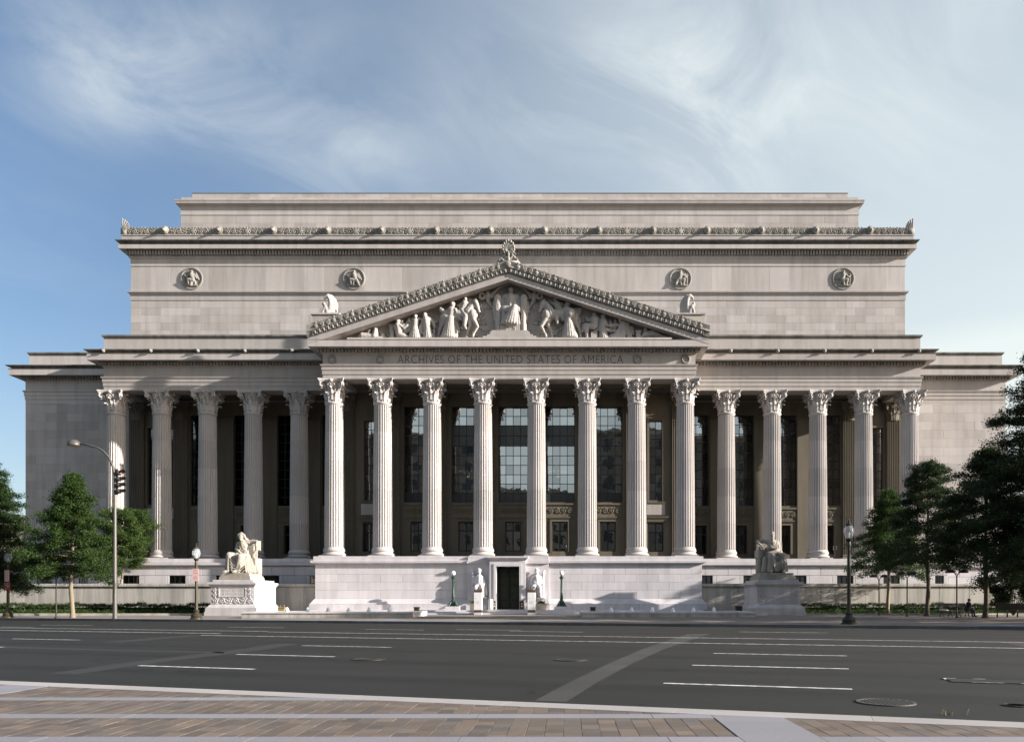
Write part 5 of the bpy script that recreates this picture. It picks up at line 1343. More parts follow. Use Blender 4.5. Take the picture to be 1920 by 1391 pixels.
# guardian reliefs beside the door
def guardian(s):
    g = MB(); y = -1.92
    P = lambda x, z, d=0: (s*x, y-.12-d, z)
    g.ball(P(2.55, 4.02, .18), (.19, .2, .25)); g.ball(P(2.55, 4.16, .16), (.215, .22, .19)); g.ball(P(2.55, 3.98, .38), .05)
    g.cap(P(2.55, 3.75, .12), P(2.55, 3.66, .12), .12, .14); g.cap(P(2.27, 3.52, .08), P(2.83, 3.52, .08), .2, .2); g.cap(P(2.55, 3.5, .1), P(2.55, 2.85, .12), .34, .30)
    g.cap(P(2.85, 3.5, .08), P(2.95, 3.05, .15), .15, .13); g.cap(P(2.95, 3.05, .15), P(2.62, 2.78, .35), .12, .09); g.cap(P(2.25, 3.5, .08), P(2.08, 3.08, .15), .15, .13); g.cap(P(2.08, 3.08, .15), P(2.2, 2.72, .32), .12, .1)
    g.cap(P(2.7, 2.72, .2), P(2.82, 2.6, .5), .25, .22); g.cap(P(2.38, 2.72, .2), P(2.28, 2.6, .5), .25, .22); g.cap(P(2.82, 2.6, .5), P(2.9, 1.9, .35), .19, .14); g.cap(P(2.28, 2.6, .5), P(2.22, 1.9, .35), .19, .14)
    g.cap(P(2.9, 1.85, .4), P(2.92, 1.8, .6), .12, .1); g.cap(P(2.22, 1.85, .4), P(2.2, 1.8, .6), .12, .1)
    for k in range(7): g.cap(P(2.2+.11*k, 2.72, .36), P(2.15+.13*k, 1.9+.1*abs(k-3), .22+.08*(k % 2)), .085, .07)
    for k in range(4): g.cap(P(2.3+.12*k, 3.5, .32), P(2.42+.07*k, 2.9, .36), .06, .06)
    g.cap(P(3.12, 1.85, .05), P(3.12, 3.6, .05), .13, .12); g.ball(P(3.12, 3.85, .1), (.16, .16, .2)); g.cap(P(3.12, 3.62, .05), P(3.22, 4.1, .02), .14, .08); g.cap(P(2.0, 3.0, 0), P(1.9, 2.0, 0), .1, .12)
    g.box(min(s*1.95, s*3.2), max(s*1.95, s*3.2), y-.02, y+.2, 1.75, 2.5); g.box(min(s*1.85, s*3.3), max(s*1.85, s*3.3), y-.35, y+.2, 1.62, 1.78)
    return g
for s in (-1, 1): remesh(guardian(s), 'guardian_relief', GRAN, pod, .04, 1)
o = MB().block(-.13, .13, -.15, .15, -.2, .2, .03).cap((0, -.16, .05), (0, -.2, .05), .1, .1).build('floodlight', DKMETAL)
o.location = (30.6, 2.4, 6.45); tag(o, 'small dark floodlight between the right wing columns above the seated old man', 'floodlight')
MB().box(-.03, .03, -.03, .03, -.84, -.2).build('stand', DKMETAL, o)
# chandeliers of the hall, seen through the glass
for x in (-4.75, 4.35):
    t = thing('chandelier', 'lit chandelier ring seen through the %s tall window of the portico' % ('second' if x < 0 else 'fourth'), 'chandelier', (x, 7.2, 14.3))
    MB().tube([(.85*math.cos(2*PI*k/24), .85*math.sin(2*PI*k/24), 0) for k in range(25)], .05, 6).tube([(0, 0, 0), (0, 0, 7)], .02, 5).tube([(-.85, 0, 0), (.85, 0, 0)], .03, 5).build('ring', BRONZE, t)
    m = MB()
    for k in range(12): a = 2*PI*k/12; m.ball((.85*math.cos(a), .85*math.sin(a), .11), (.08, .08, .10), 8, 6)
    m.ball((0, 0, -.3), (.22, .22, .16), 10, 6); m.build('bulbs', LAMPLIT, t)

# ------------------------------------------------------------------ pedestals and seated statues
def pedestal(x, label, words):
    t = thing('statue_pedestal', label, 'pedestal', (x, -7.65, 0)); D = 4.9
    a = .20
    st = MB().box(-2.16, 2.16, .02, D+.5, a, .55); st.build('step_core', GRANJ, t)
    n = 0
    for z0, z1, w, yy in ((a, .55, 2.18, 0), (.55, .84, 2.12, .05)):
        xs = [-w, -w*.4, w*.35, w] if z0 < .4 else [-w, 0, w]
        for p, q in zip(xs[:-1], xs[1:]): MB().block(p+.004, q-.004, yy, D+.5-yy, z0, z1-.004, .012).build('step_stone', PEDM, t)
    MB().lathe([(1, 0)], 3) if False else None
    R4 = lambda w, y0, y1: [(-w, y1), (-w, y0), (w, y0), (w, y1)]
    MB().sweep(R4(1.78, .35, D+.1), [(-1.7, .84), (.26, .84), (.26, .90), (.18, .96), (.10, 1.08), (.02, 1.14), (-1.7, 1.14)]).build('base_moulding', PEDM, t)
    MB().box(-1.76, 1.76, .37, D+.1, .7, 3.0).build('core', PEDM, t)
    for p, q, yf, yb in ((-1.78, 1.78, .35, D+.1),): MB().block(p, q, yf, yb, 1.14, 2.55, .01).build('die', PEDM, t)
    m = MB(); scrollwork(m, -1.70, 1.70, 1.18, 1.72, .335, .57, .035)
    for s in (-1, 1):
        for k in range(2):
            z0 = 1.76+.38*k; sp = spiral(s*1.42, z0+.18, .17, 1.5, R(90)*s, s, 12); m.tube([(xx, .335, z) for xx, z in sp], .03, 5); m.ball((s*1.42, .33, z0+.18), (.06, .04, .06), 6, 4)
            for j in range(4): m.ball((s*1.42+.2*math.cos(j*1.6), .34, z0+.18+.18*math.sin(j*1.6)), (.05, .03, .05), 6, 4)
    tag(m.build('carving', PEDM, t), kind='stuff')
    pn = MB().box(-1.08, 1.08, .325, .36, 1.80, 2.48).build('panel', PEDM, t)
    MB().box(-1.12, 1.12, .295, .325, 2.48, 2.53).box(-1.12, 1.12, .295, .325, 1.75, 1.80).box(-1.12, -1.08, .295, .33, 1.80, 2.48).box(1.08, 1.12, .295, .33, 1.80, 2.48).build('panel_frame', PEDM, pn)
    for k, wd in enumerate(words):
        cu = bpy.data.curves.new('lettering', 'FONT'); cu.body = wd; cu.align_x = 'CENTER'; cu.size = .25; cu.extrude = .004; cu.space_character = 1.1
        to = bpy.data.objects.new('lettering', cu); COL.objects.link(to)
        me = bpy.data.meshes.new_from_object(to.evaluated_get(bpy.context.evaluated_depsgraph_get())); bpy.data.objects.remove(to); me.materials.clear(); me.materials.append(GRANW)
        link('lettering', me, pn, (0, .322, (2.20 if len(words) > 1 else 2.05)-.27*k), (R(90), 0, 0))
    MB().sweep(R4(1.78, .35, D+.1), [(-1.7, 2.55), (0, 2.55), (.04, 2.62), (.12, 2.72), (.20, 2.78), (.22, 2.80), (.22, 2.98), (-1.7, 3.0)]).build('cornice', PEDM, t)
    MB().block(-1.68, 1.68, .42, D, 3.0, 3.17, .02).build('cap_stone', PEDM, t)
    return t
pedestal(-22.2, 'carved marble pedestal with a sunlit side under the hooded seated woman', ['WHAT IS PAST', 'IS PROLOGUE'])
pedestal(22.6, 'carved marble pedestal in tree shade under the seated old man', ['STUDY', 'THE PAST'])
U = .00585
def Sf(cx, cy, d=0.0, c0=640): return Vector(((cx-c0)*U, d, (670-cy)*U))
class Stat:
    def __init__(s, c0): s.m = MB(); s.c0 = c0
    def c(s, x0, y0, d0, x1, y1, d1, ra, rb): s.m.cap(Sf(x0, y0, d0, s.c0), Sf(x1, y1, d1, s.c0), ra, rb, 12); return s
    def ch(s, pts, rad):
        for i in range(len(pts)-1): s.c(*pts[i], *pts[i+1], rad[i], rad[i+1])
        return s
    def b(s, x, y, d, r): s.m.ball(Sf(x, y, d, s.c0), r, 14, 10); return s
    def box(s, x0, x1, d0, d1, y0, y1): a, b = Sf(x0, y1, d0, s.c0), Sf(x1, y0, d1, s.c0); s.m.box(a.x, b.x, d0, d1, a.z, b.z); return s
def hand(g, x, y, d, dx, dy, dd, L=.34):
    """palm and five fingers laid along (dx, dy, dd) in statue units"""
    g.c(x, y, d, x+dx*.35, y+dy*.35, d+dd*.35, .10, .085)
    for k in range(4):
        o = (k-1.5)*9; ex = .9+.1*(1.5-abs(k-1.5)); nx, ny = (-dy, dx); n = math.hypot(nx, ny) or 1
        px_, py_ = x+dx*.35+nx/n*o*.9, y+dy*.35+ny/n*o*.9
        g.ch([(px_, py_, d+dd*.35), (px_+dx*.35*ex, py_+dy*.35*ex, d+dd*.6-.03), (px_+dx*.55*ex, py_+dy*.55*ex+4, d+dd*.8+.02)], [.038, .034, .026])
    n = math.hypot(-dy, dx) or 1
    g.ch([(x-dy/n*14, y+dx/n*14, d-.04), (x-dy/n*22+dx*.25, y+dx/n*22+dy*.25, d-.08)], [.042, .03])
def seat_plinth(t, w0, w1, d0, d1):
    for k, (e, z0, z1) in enumerate(((0, -.58, -.36), (.06, -.36, -.22), (.16, -.22, -.02))):
        MB().block(w0+e, w1-e, d0+e, d1-e, z0, z1-.003, .02).build('plinth', STAT, t)
def woman():
    t = thing('seated_statue', 'sunlit tan stone statue of a hooded seated woman with one arm outstretched', 'statue', (-22.2, -5.45, 3.77))
    seat_plinth(t, -1.30, 1.30, -1.45, 1.5)
    g = Stat(640)
    g.box(545, 845, -.15, 1.25, 450, 675); g.box(478, 740, 1.0, 1.28, 235, 460); g.c(845, 330, .1, 838, 450, .1, .09, .11)
    # head under a hood, turned down and to one side
    g.b(648, 152, -.32, (.175, .20, .235)); g.b(640, 160, -.48, (.035, .05, .05)); g.c(632, 142, -.47, 662, 140, -.48, .03, .03); g.b(645, 178, -.46, (.05, .04, .025)); g.b(646, 192, -.43, (.07, .06, .05))
    g.ch([(610, 165, -.26), (612, 120, -.28), (648, 100, -.26), (685, 130, -.22), (698, 170, -.18), (715, 205, -.1)], [.085, .11, .125, .12, .11, .12]); g.b(655, 140, -.12, (.25, .24, .27)); g.c(690, 180, .0, 740, 240, .1, .18, .2)
    g.c(652, 190, -.28, 660, 230, -.25, .11, .14); g.c(605, 245, -.15, 742, 222, -.12, .19, .19); g.c(668, 250, -.18, 690, 410, -.05, .36, .32); g.b(638, 292, -.36, (.16, .13, .15)); g.b(702, 290, -.34, (.16, .13, .15)); g.c(625, 322, -.36, 712, 318, -.34, .05, .05)
    g.ch([(610, 240, -.33), (645, 262, -.42), (700, 330, -.45)], [.04, .045, .04]); g.ch([(735, 225, -.3), (690, 255, -.42), (640, 330, -.45)], [.04, .045, .04])
    for k in range(5): g.c(655+16*k, 330, -.40, 660+22*k, 420, -.38, .04, .05)
    g.ch([(592, 250, -.12), (578, 330, -.25), (640, 370, -.62), (735, 430, -.72)], [.165, .14, .115, .09]); hand(g, 735, 430, -.74, 38, 12, -.05)
    g.ch([(748, 220, -.1), (800, 208, -.1), (858, 212, -.12)], [.17, .15, .13]); g.ch([(862, 215, -.14), (866, 262, -.28)], [.12, .09]); hand(g, 866, 265, -.3, -4, 40, -.08)
    for k in range(4): g.c(842+12*k, 208, -.05+.12*k, 846+12*k, 330+8*(k % 2), .0+.1*k, .07, .055)
    g.ch([(840, 330, .1), (800, 420, .0), (835, 520, .0), (850, 640, .1)], [.10, .16, .14, .2])
    # lap and legs under drapery
    g.c(640, 440, -.1, 530, 415, -1.0, .32, .25); g.c(720, 440, -.1, 690, 440, -1.1, .33, .27); g.c(530, 425, -1.0, 520, 610, -.95, .24, .19); g.c(688, 450, -1.1, 640, 630, -1.0, .26, .20)
    g.c(610, 450, -.6, 600, 640, -.5, .42, .55); g.c(720, 470, -.5, 735, 640, -.3, .38, .45)
    for k in range(5): y = 470+42*k; g.ch([(535+6*k, 420+24*k, -1.12), (580, 505+34*k, -1.12-.01*k), (640, 545+22*k, -1.14), (700, 505+24*k, -1.16), (735+4*k, 440+26*k, -.95)], [.06, .065, .07, .065, .06])
    for k in range(6): g.c(492+15*k, 430+8*k, -1.12+.03*abs(k-2), 482+19*k, 655, -1.08+.05*abs(k-2), .055, .075)
    for k in range(5): g.c(735+16*k, 460, -.88+.12*k, 750+20*k, 655, -.72+.15*k, .06, .09)
    g.ch([(528, 640, -1.0), (485, 655, -1.25), (462, 660, -1.3)], [.12, .11, .07]); g.ch([(640, 645, -1.05), (618, 655, -1.3), (606, 662, -1.38)], [.12, .11, .07])
    for k in range(8): g.c(500+9*k, 440+6*abs(k-3), -1.20+.035*abs(k-3), 478+15*k, 658, -1.19+.04*abs(k-3), .022, .04)
    for k in range(5): y = 455+44*k; g.ch([(545+6*k, y, -1.20), (590, y+62, -1.19), (648, y+82, -1.20), (700, y+58, -1.22), (738+4*k, y, -1.02)], [.025, .03, .035, .03, .025])
    for k in range(6): g.c(742+13*k, 455, -.99+.12*k, 755+18*k, 658, -.85+.15*k, .022, .04)
    for k in range(6): g.c(622+18*k, 335, -.47, 640+14*k, 425, -.46, .02, .026)
    for k in range(4): g.c(612+4*k, 110+6*k, -.36+.04*k, 700+6*k, 215, -.2+.06*k, .03, .03)
    g.c(470, 400, -.5, 560, 395, -.7, .1, .12); g.c(490, 400, -.6, 500, 640, -.3, .16, .22)
    remesh(g.m, 'figure', STAT, t, .023, 1, rough=.012)
def oldman():
    t = thing('seated_statue', 'shaded grey stone statue of a bearded seated old man with a closed scroll', 'statue', (22.6, -5.45, 3.77))
    seat_plinth(t, -1.55, 1.55, -1.45, 1.5)
    c0 = 540; g = Stat(c0)
    g.box(345, 690, -.1, 1.25, 440, 675); g.box(350, 695, .75, 1.2, 235, 445); g.box(330, 395, -.2, 1.2, 330, 450); g.box(655, 700, .5, 1.2, 230, 345)
    g.b(520, 125, -.32, (.185, .21, .24)); g.b(520, 100, -.27, (.19, .21, .17)); g.b(521, 138, -.53, (.035, .05, .055)); g.c(498, 118, -.49, 512, 116, -.5, .03, .025); g.c(528, 116, -.5, 543, 118, -.49, .025, .03); g.ch([(520, 162, -.42), (518, 188, -.45), (516, 208, -.42)], [.13, .12, .07]); g.b(487, 132, -.3, (.035, .06, .07)); g.b(553, 132, -.3, (.035, .06, .07))
    g.c(522, 175, -.25, 525, 205, -.22, .15, .17); g.c(445, 222, -.12, 600, 226, -.12, .2, .2); g.c(525, 245, -.15, 530, 400, -.05, .40, .38)
    g.ch([(430, 212, -.1), (370, 205, -.12), (308, 215, -.15)], [.17, .14, .12]); g.ch([(308, 218, -.15), (345, 260, -.35), (368, 285, -.4)], [.11, .09, .075]); hand(g, 368, 288, -.42, 16, 36, -.05)
    g.ch([(340, 300, -.2), (350, 360, -.1), (350, 460, 0), (340, 650, 0)], [.1, .15, .18, .25])
    g.ch([(605, 235, -.1), (612, 335, -.3), (560, 355, -.6), (455, 385, -.78)], [.17, .15, .115, .09]); hand(g, 455, 388, -.8, -38, 6, -.04)
    g.c(430, 395, -.85, 620, 385, -.75, .10, .10)
    for k in range(6): g.ch([(470+24*k, 225, -.36), (500+16*k, 300, -.52), (560+12*k, 330+8*k, -.46)], [.045, .05, .045])
    g.ch([(600, 240, -.3), (520, 300, -.5), (445, 330, -.42)], [.07, .07, .06]); g.c(640, 260, .3, 665, 420, .3, .2, .22)
    g.c(490, 440, -.1, 478, 425, -1.05, .32, .26); g.c(600, 440, -.1, 640, 425, -1.05, .32, .26); g.c(478, 430, -1.05, 470, 620, -.95, .25, .19); g.c(640, 430, -1.05, 652, 625, -.98, .25, .2)
    g.c(520, 470, -.6, 520, 640, -.4, .45, .55); g.c(610, 470, -.6, 640, 640, -.4, .4, .45); g.c(420, 470, -.4, 410, 640, -.3, .25, .3)
    for k in range(5): g.ch([(480+4*k, 440+26*k, -1.22), (530, 510+32*k, -1.12), (570, 530+26*k, -1.08), (625, 470+28*k, -1.2)], [.055, .06, .06, .055])
    for k in range(5): g.c(445+16*k, 440, -1.15+.04*abs(k-2), 440+15*k, 640, -1.05+.06*abs(k-2), .05, .07)
    for k in range(5): g.c(610+17*k, 440, -1.18+.06*abs(k-2), 616+21*k, 645, -1.08+.07*abs(k-2), .05, .07)
    for k in range(7): g.c(452+11*k, 445, -1.22+.05*abs(k-3), 444+12*k, 648, -1.17+.05*abs(k-3), .022, .035)
    for k in range(7): g.c(612+12*k, 445, -1.26+.05*abs(k-3), 616+16*k, 650, -1.18+.06*abs(k-3), .022, .035)
    for k in range(5): g.ch([(482+4*k, 455+28*k, -1.28), (530, 530+30*k, -1.2), (575, 545+26*k, -1.16), (628, 480+30*k, -1.27)], [.025, .03, .03, .025])
    for k in range(6): g.ch([(468+22*k, 232, -.40), (500+15*k, 310, -.57), (565+10*k, 345+7*k, -.5)], [.02, .024, .02])
    g.ch([(650, 640, -1.0), (640, 652, -1.28), (636, 660, -1.42)], [.13, .12, .08]); g.ch([(475, 640, -1.0), (468, 655, -1.2), (464, 662, -1.3)], [.12, .11, .07])
    remesh(g.m, 'figure', STAT, t, .023, 1, rough=.012)
woman(); oldman()

# ------------------------------------------------------------------ low walls, hedges
def low_wall(x0, x1, label):
    t = thing('retaining_wall', label, 'wall', ((x0+x1)/2, -0.6, 0)); c = (x0+x1)/2
    MB().box(x0-c, x1-c, .03, .9, .1, 2.72).build('core', GRANJ, t)
    n = max(2, round((x1-x0)/1.35)); w = (x1-x0)/n
    for k in range(n): link('stone', stone_me(SCACHE, w-.012, 2.70-.2, .3, GRANW), t, (x0-c+w*(k+.5), random.uniform(-.004, .004), 1.45))
    m = max(2, round((x1-x0)/2.6)); w = (x1-x0)/m
    for k in range(m): link('coping_stone', stone_me(SCACHE, w-.01, .27, 1.15, GRANW, .03), t, (x0-c+w*(k+.5), -.14, 2.86))
    return t
low_wall(-64, -21.4, 'long pale stone wall behind the left hedge and trees')
low_wall(-21.38, -17.3, 'short pale stone wall between the sunlit pedestal and the podium')
low_wall(17.3, 21.48, 'short stone wall between the podium and the shaded pedestal')
low_wall(21.5, 62, 'long pale stone wall behind the right hedge and bench')
def leaf_cloud(centres, sig, n, size, up=.6, seed=0, flat=1.0):
    """n leaf-sized faces strewn round the centres; returns verts and faces."""
    rg = np.random.default_rng(seed)
    C = np.asarray(centres)[rg.integers(0, len(centres), n)]
    P = C+rg.normal(0, 1, (n, 3))*np.array([sig, sig, sig*flat])
    nrm = rg.normal(0, 1, (n, 3)); nrm[:, 2] = np.abs(nrm[:, 2])+up; nrm /= np.linalg.norm(nrm, axis=1)[:, None]
    t = rg.normal(0, 1, (n, 3)); t -= nrm*np.sum(t*nrm, 1)[:, None]; t /= np.linalg.norm(t, axis=1)[:, None]; b = np.cross(nrm, t)
    L = size*rg.uniform(.65, 1.35, n)[:, None]; Wd = L*rg.uniform(.38, .6, n)[:, None]
    V = np.stack([P-t*L*.5, P+b*Wd*.5-nrm*L*.06, P+t*L*.5-nrm*L*.12, P-b*Wd*.5-nrm*L*.06], 1).reshape(-1, 3)
    Fc = np.arange(n*4).reshape(n, 4)
    return V, Fc
def leaf_obj(name, V, Fc, mat, parent=None):
    me = bpy.data.meshes.new(name); n = len(Fc)
    me.vertices.add(len(V)); me.vertices.foreach_set('co', V.astype(np.float32).ravel())
    me.loops.add(n*4); me.loops.foreach_set('vertex_index', Fc.ravel().astype(np.int32))
    me.polygons.add(n); me.polygons.foreach_set('loop_start', (np.arange(n)*4).astype(np.int32))
    try: me.polygons.foreach_set('loop_total', np.full(n, 4, np.int32))
    except Exception: pass
    me.materials.append(mat); me.update(); me.validate()
    return link(name, me, parent)
def hedge(x0, x1, y, h, label, seed):
    t = thing('hedge', label, 'hedge', ((x0+x1)/2, y, .25)); L = x1-x0
    rg = np.random.default_rng(seed); k = int(L*60); w = .75
    top = np.stack([rg.uniform(-L/2, L/2, k), rg.uniform(-w, w, k), np.zeros(k)], 1)
    top[:, 2] = h*(.86+.16*np.sin(top[:, 0]*1.7+seed)*np.sin(top[:, 0]*.61)+.10*np.sin(top[:, 0]*5.3))
    fr = np.stack([rg.uniform(-L/2, L/2, k), -w+rg.normal(0, .05, k), rg.uniform(.03, h, k)], 1)
    V, Fc = leaf_cloud(np.concatenate([top, fr]), .06, int(L*1500), .10, .4, seed)
    leaf_obj('foliage', V, Fc, HEDGE, t)
    MB().box(-L/2+.05, L/2-.05, -w+.15, w, 0, h*.66).build('branches', HEDGE, t)
    return t
hedge(-58, -24.7, -1.9, .92, 'low dark green clipped hedge below the left stone wall', 3)
hedge(25.0, 58, -1.9, .92, 'low green clipped hedge below the right stone wall behind the bench', 4)
for a_, b_, sd_ in ((-58, -24.9, 13), (25.2, 58, 14)):
    rg = np.random.default_rng(sd_); k = int((b_-a_)*26)
    cs = np.stack([rg.uniform(a_, b_, k), rg.uniform(-5.9, -2.9, k), rg.uniform(.30, .58, k)], 1)
    V, Fc = leaf_cloud(cs, .10, int((b_-a_)*620), .12, .6, sd_)
    tag(leaf_obj('ground_cover', V, Fc, LEAF), kind='stuff')
for x0, x1 in ((-58, -24.6), (24.8, 58)):
    e = MB()
    o = bpy.data.objects.new('bed_edging', None); COL.objects.link(o); tag(o, kind='structure')
    x = x0; me = MB().slab(0, 2.38, -6.45, -6.25, 0, .40, .02).mesh('edging_stone', GRANW)
    while x < x1-1: link('edging_stone', me, o, (x, 0, 0)); x += 2.4
    MB().box(x0, x1, -6.27, -.6, 0, .29).build('bed_soil', SOIL, o)

# ------------------------------------------------------------------ fountain pools
def pool(x0, x1, label):
    t = thing('fountain_pool', label, 'fountain', ((x0+x1)/2, -14.6, 0)); w = (x1-x0)/2; D = 5.8
    n = round(2*w/1.25)
    me = MB().block(-w/n+.005, w/n-.005, .05, .35, -.2, .52, .012).mesh('wall_stone', GRANW); rim = MB().slab(-w/n+.004, w/n-.004, 0, .62, .522, .64, .02).mesh('rim_stone', GRAN)
    for k in range(n):
        x = -w+2*w*(k+.5)/n; link('wall_stone', me, t, (x, 0, 0)); link('rim_stone', rim, t, (x, 0, .0)); link('wall_stone', me, t, (x, D-.40, 0)); link('rim_stone', rim, t, (x, D-.62, 0))
    for s in (-1, 1):
        for k in range(4): y = .63+(D-1.25)*k/4; MB().slab(s*w-(.62 if s > 0 else 0), s*w+(.62 if s < 0 else 0), y+.004, y+(D-1.25)/4-.004, .522, .64, .02).build('rim_stone', GRAN, t)
        MB().box(s*w-(.4 if s > 0 else -.05), s*w+(.4 if s < 0 else -.05), .36, D-.36, -.2, .518).build('end_wall', GRAN, t)
    MB().box(-w+.2, w-.2, .3, D-.3, -.1, .56).build('water', WATER, t)
    return t, w
def jets(t, xs, cx):
    rg = random.Random(5)
    m = MB()
    m.lathe([(.17, 0), (.16, .10), (.12, .22), (.07, .33), (.02, .37)], 12)
    for k in range(26): a = rg.uniform(0, 6.28); z = rg.uniform(0, .34); r = .16*(1-z/.42); m.ball((r*math.cos(a), r*math.sin(a), z), rg.uniform(.03, .055), 6, 4)
    me = m.mesh('water_jet', FOAM, True)
    for x in xs: o = link('water_jet', me, t, (x-cx, 2.6, .55), (0, 0, rg.uniform(0, 6)), (1, 1, rg.uniform(.9, 1.15)))
t, w = pool(-18.4, -5.95, 'long low granite fountain pool with foam jets in front of the sunlit pedestal'); jets(t, [-16.0+1.555*k for k in range(6)], -12.175)
t, w = pool(6.25, 19.0, 'long low granite fountain pool with foam jets towards the shaded pedestal'); jets(t, [8.6+1.56*k for k in range(6)], 12.625)
def box_thing(name, label, cat, x, y, z, w, d, h, mat, handle=False):
    t = thing(name, label, cat, (x, y, z))
    MB().block(-w/2, w/2, -d/2, d/2, 0, h, .02).build('body', mat, t)
    MB().slab(-w/2-.03, w/2+.03, -d/2-.03, d/2+.03, h+.001, h+.06, .015).build('lid', mat, t)
    if handle: MB().tube([(-w*.3, 0, h+.05), (-w*.3, 0, h+.24), (w*.3, 0, h+.24), (w*.3, 0, h+.05)], .025, 6).build('handle', mat, t)
    return t
box_thing('litter_bin', 'tan litter bin with a handle beside the sunlit pedestal', 'litter bin', -17.7, -8.4, .25, .56, .5, .62, TAN, True)
MB().slab(-18.4, -17.1, -8.9, -7.9, .2, .256).build('bin_base', BROWN)
tag(bpy.data.objects['bin_base'], 'low dark slab under the tan litter bin', 'slab')
box_thing('fountain_light', 'small olive metal box on the back rim of the fountain near the left lamp', 'metal box', -6.7, -9.2, .64, .42, .3, .26, OLIVE)
box_thing('fountain_light', 'small olive metal box on the back rim of the fountain near the right lamp', 'metal box', 7.3, -9.2, .64, .42, .3, .26, OLIVE)
box_thing('litter_bin', 'dark litter bin in shade beside the seated old man', 'litter bin', 19.35, -7.2, .26, .48, .48, .70, DKMETAL)

# ------------------------------------------------------------------ lamps, pylons, planters before the door
def globe_standard(x, label):
    t = thing('lamp_standard', label, 'lamp', (x, -3.35, .655), 0, 'green bronze lamps beside the door')
    MB().slab(-.62, .62, -.62, .62, 0, .30, .03).build('plinth', GRAN, t)
    m = MB(); prof = [(.30, .30), (.30, .36), (.24, .42), (.20, .55), (.24, .66), (.26, .74), (.17, .80), (.13, .92), (.16, 1.0), (.12, 1.06), (.14, 1.18), (.105, 1.3), (.12, 1.42), (.10, 1.5), (.085, 2.5), (.10, 2.54), (.085, 2.6), (.12, 2.7), (.20, 2.82), (.21, 2.86), (.14, 2.88), (.09, 2.92), (.11, 3.0)]
    m.lathe(prof, 20); m.build('post', GREENB, t, smooth='auto')
    for k in range(4):
        a = PI/4+k*PI/2; ca, sa = math.cos(a), math.sin(a)
        mm = MB().chain([(.18*ca, .18*sa, .70), (.34*ca, .34*sa, .56), (.42*ca, .42*sa, .42), (.50*ca, .50*sa, .36)], [.07, .09, .08, .07], 8); mm.ball((.50*ca, .50*sa, .36), (.10, .10, .07), 8, 6)
        mm.build('foot', GREENB, t, smooth=True)
    MB().ball((0, 0, 3.20), .21, 20, 14).build('globe', GLOBE, t, smooth=True)
    return t
globe_standard(-4.68, 'green bronze lamp with white globe left of the doorway')
globe_standard(4.76, 'green bronze lamp with white globe right of the doorway')
def pylon(x, label):
    t = thing('sign_pylon', label, 'sign', (x, -5.75, .26))
    MB().slab(-.32, .32, -.3, .3, 0, .20, .01).build('foot', GRAN, t); MB().box(-.31, .31, -.29, .29, .201, .42).build('lower_band', BROWN, t)
    MB().block(-.32, .32, -.30, .30, .421, 1.88, .008).build('panel', SIGW, t); MB().box(-.31, .31, -.29, .29, 1.881, 2.10).build('upper_band', BROWN, t)
    MB().box(-.20, -.16, -.304, -.301, 1.36, 1.42).build('emblem', BROWN, t)
    m = MB()
    for k in range(3): m.box(-.2, .1+.04*(k % 2), -.3035, -.301, 1.12-.09*k, 1.135-.09*k)
    m.build('fine_lines', POLE, t)
pylon(-2.22, 'white sign pylon with brown bands left of the dark doorway')
pylon(2.26, 'white sign pylon with brown bands right of the dark doorway')
def planter(x, y, label, lab2, seed):
    t = thing('planter', label, 'planter', (x, y, .655))
    MB().lathe([(.40, 0), (.46, .06), (.49, .5), (.50, .56), (.44, .56), (.43, .46), (.01, .46)], 28, caps=False).build('tub', CREAM, t, smooth='auto')
    s = thing('potted_shrub', lab2, 'shrub', (x, y, 1.10))
    rg = np.random.default_rng(seed); cs = rg.normal(0, 1, (40, 3))*np.array([.2, .2, .10])+np.array([0, 0, .15])
    V, Fc = leaf_cloud(cs, .06, 900, .10, .6, seed); leaf_obj('foliage', V, Fc, LEAFL, s)
    m = MB()
    for k in range(6): a = k*1.05; m.tube([(0, 0, -.05), (.15*math.cos(a), .15*math.sin(a), .2)], .012, 5)
    m.build('stem', BARK, s)
planter(2.98, -3.6, 'round cream stone planter right of the doorway', 'bright green shrub growing in the right planter', 21)
planter(-2.75, -3.3, 'round stone planter half hidden behind the left sign pylon', 'green shrub growing in the planter behind the left pylon', 22)
o = MB().lathe([(.20, 0), (.215, .05), (.205, .82), (.18, .90), (.08, .94)], 24).build('bollard', SIGW, smooth='auto', loc=(-1.42, -3.3, .655)); tag(o, 'cream round bollard left of the dark doorway', 'bollard')

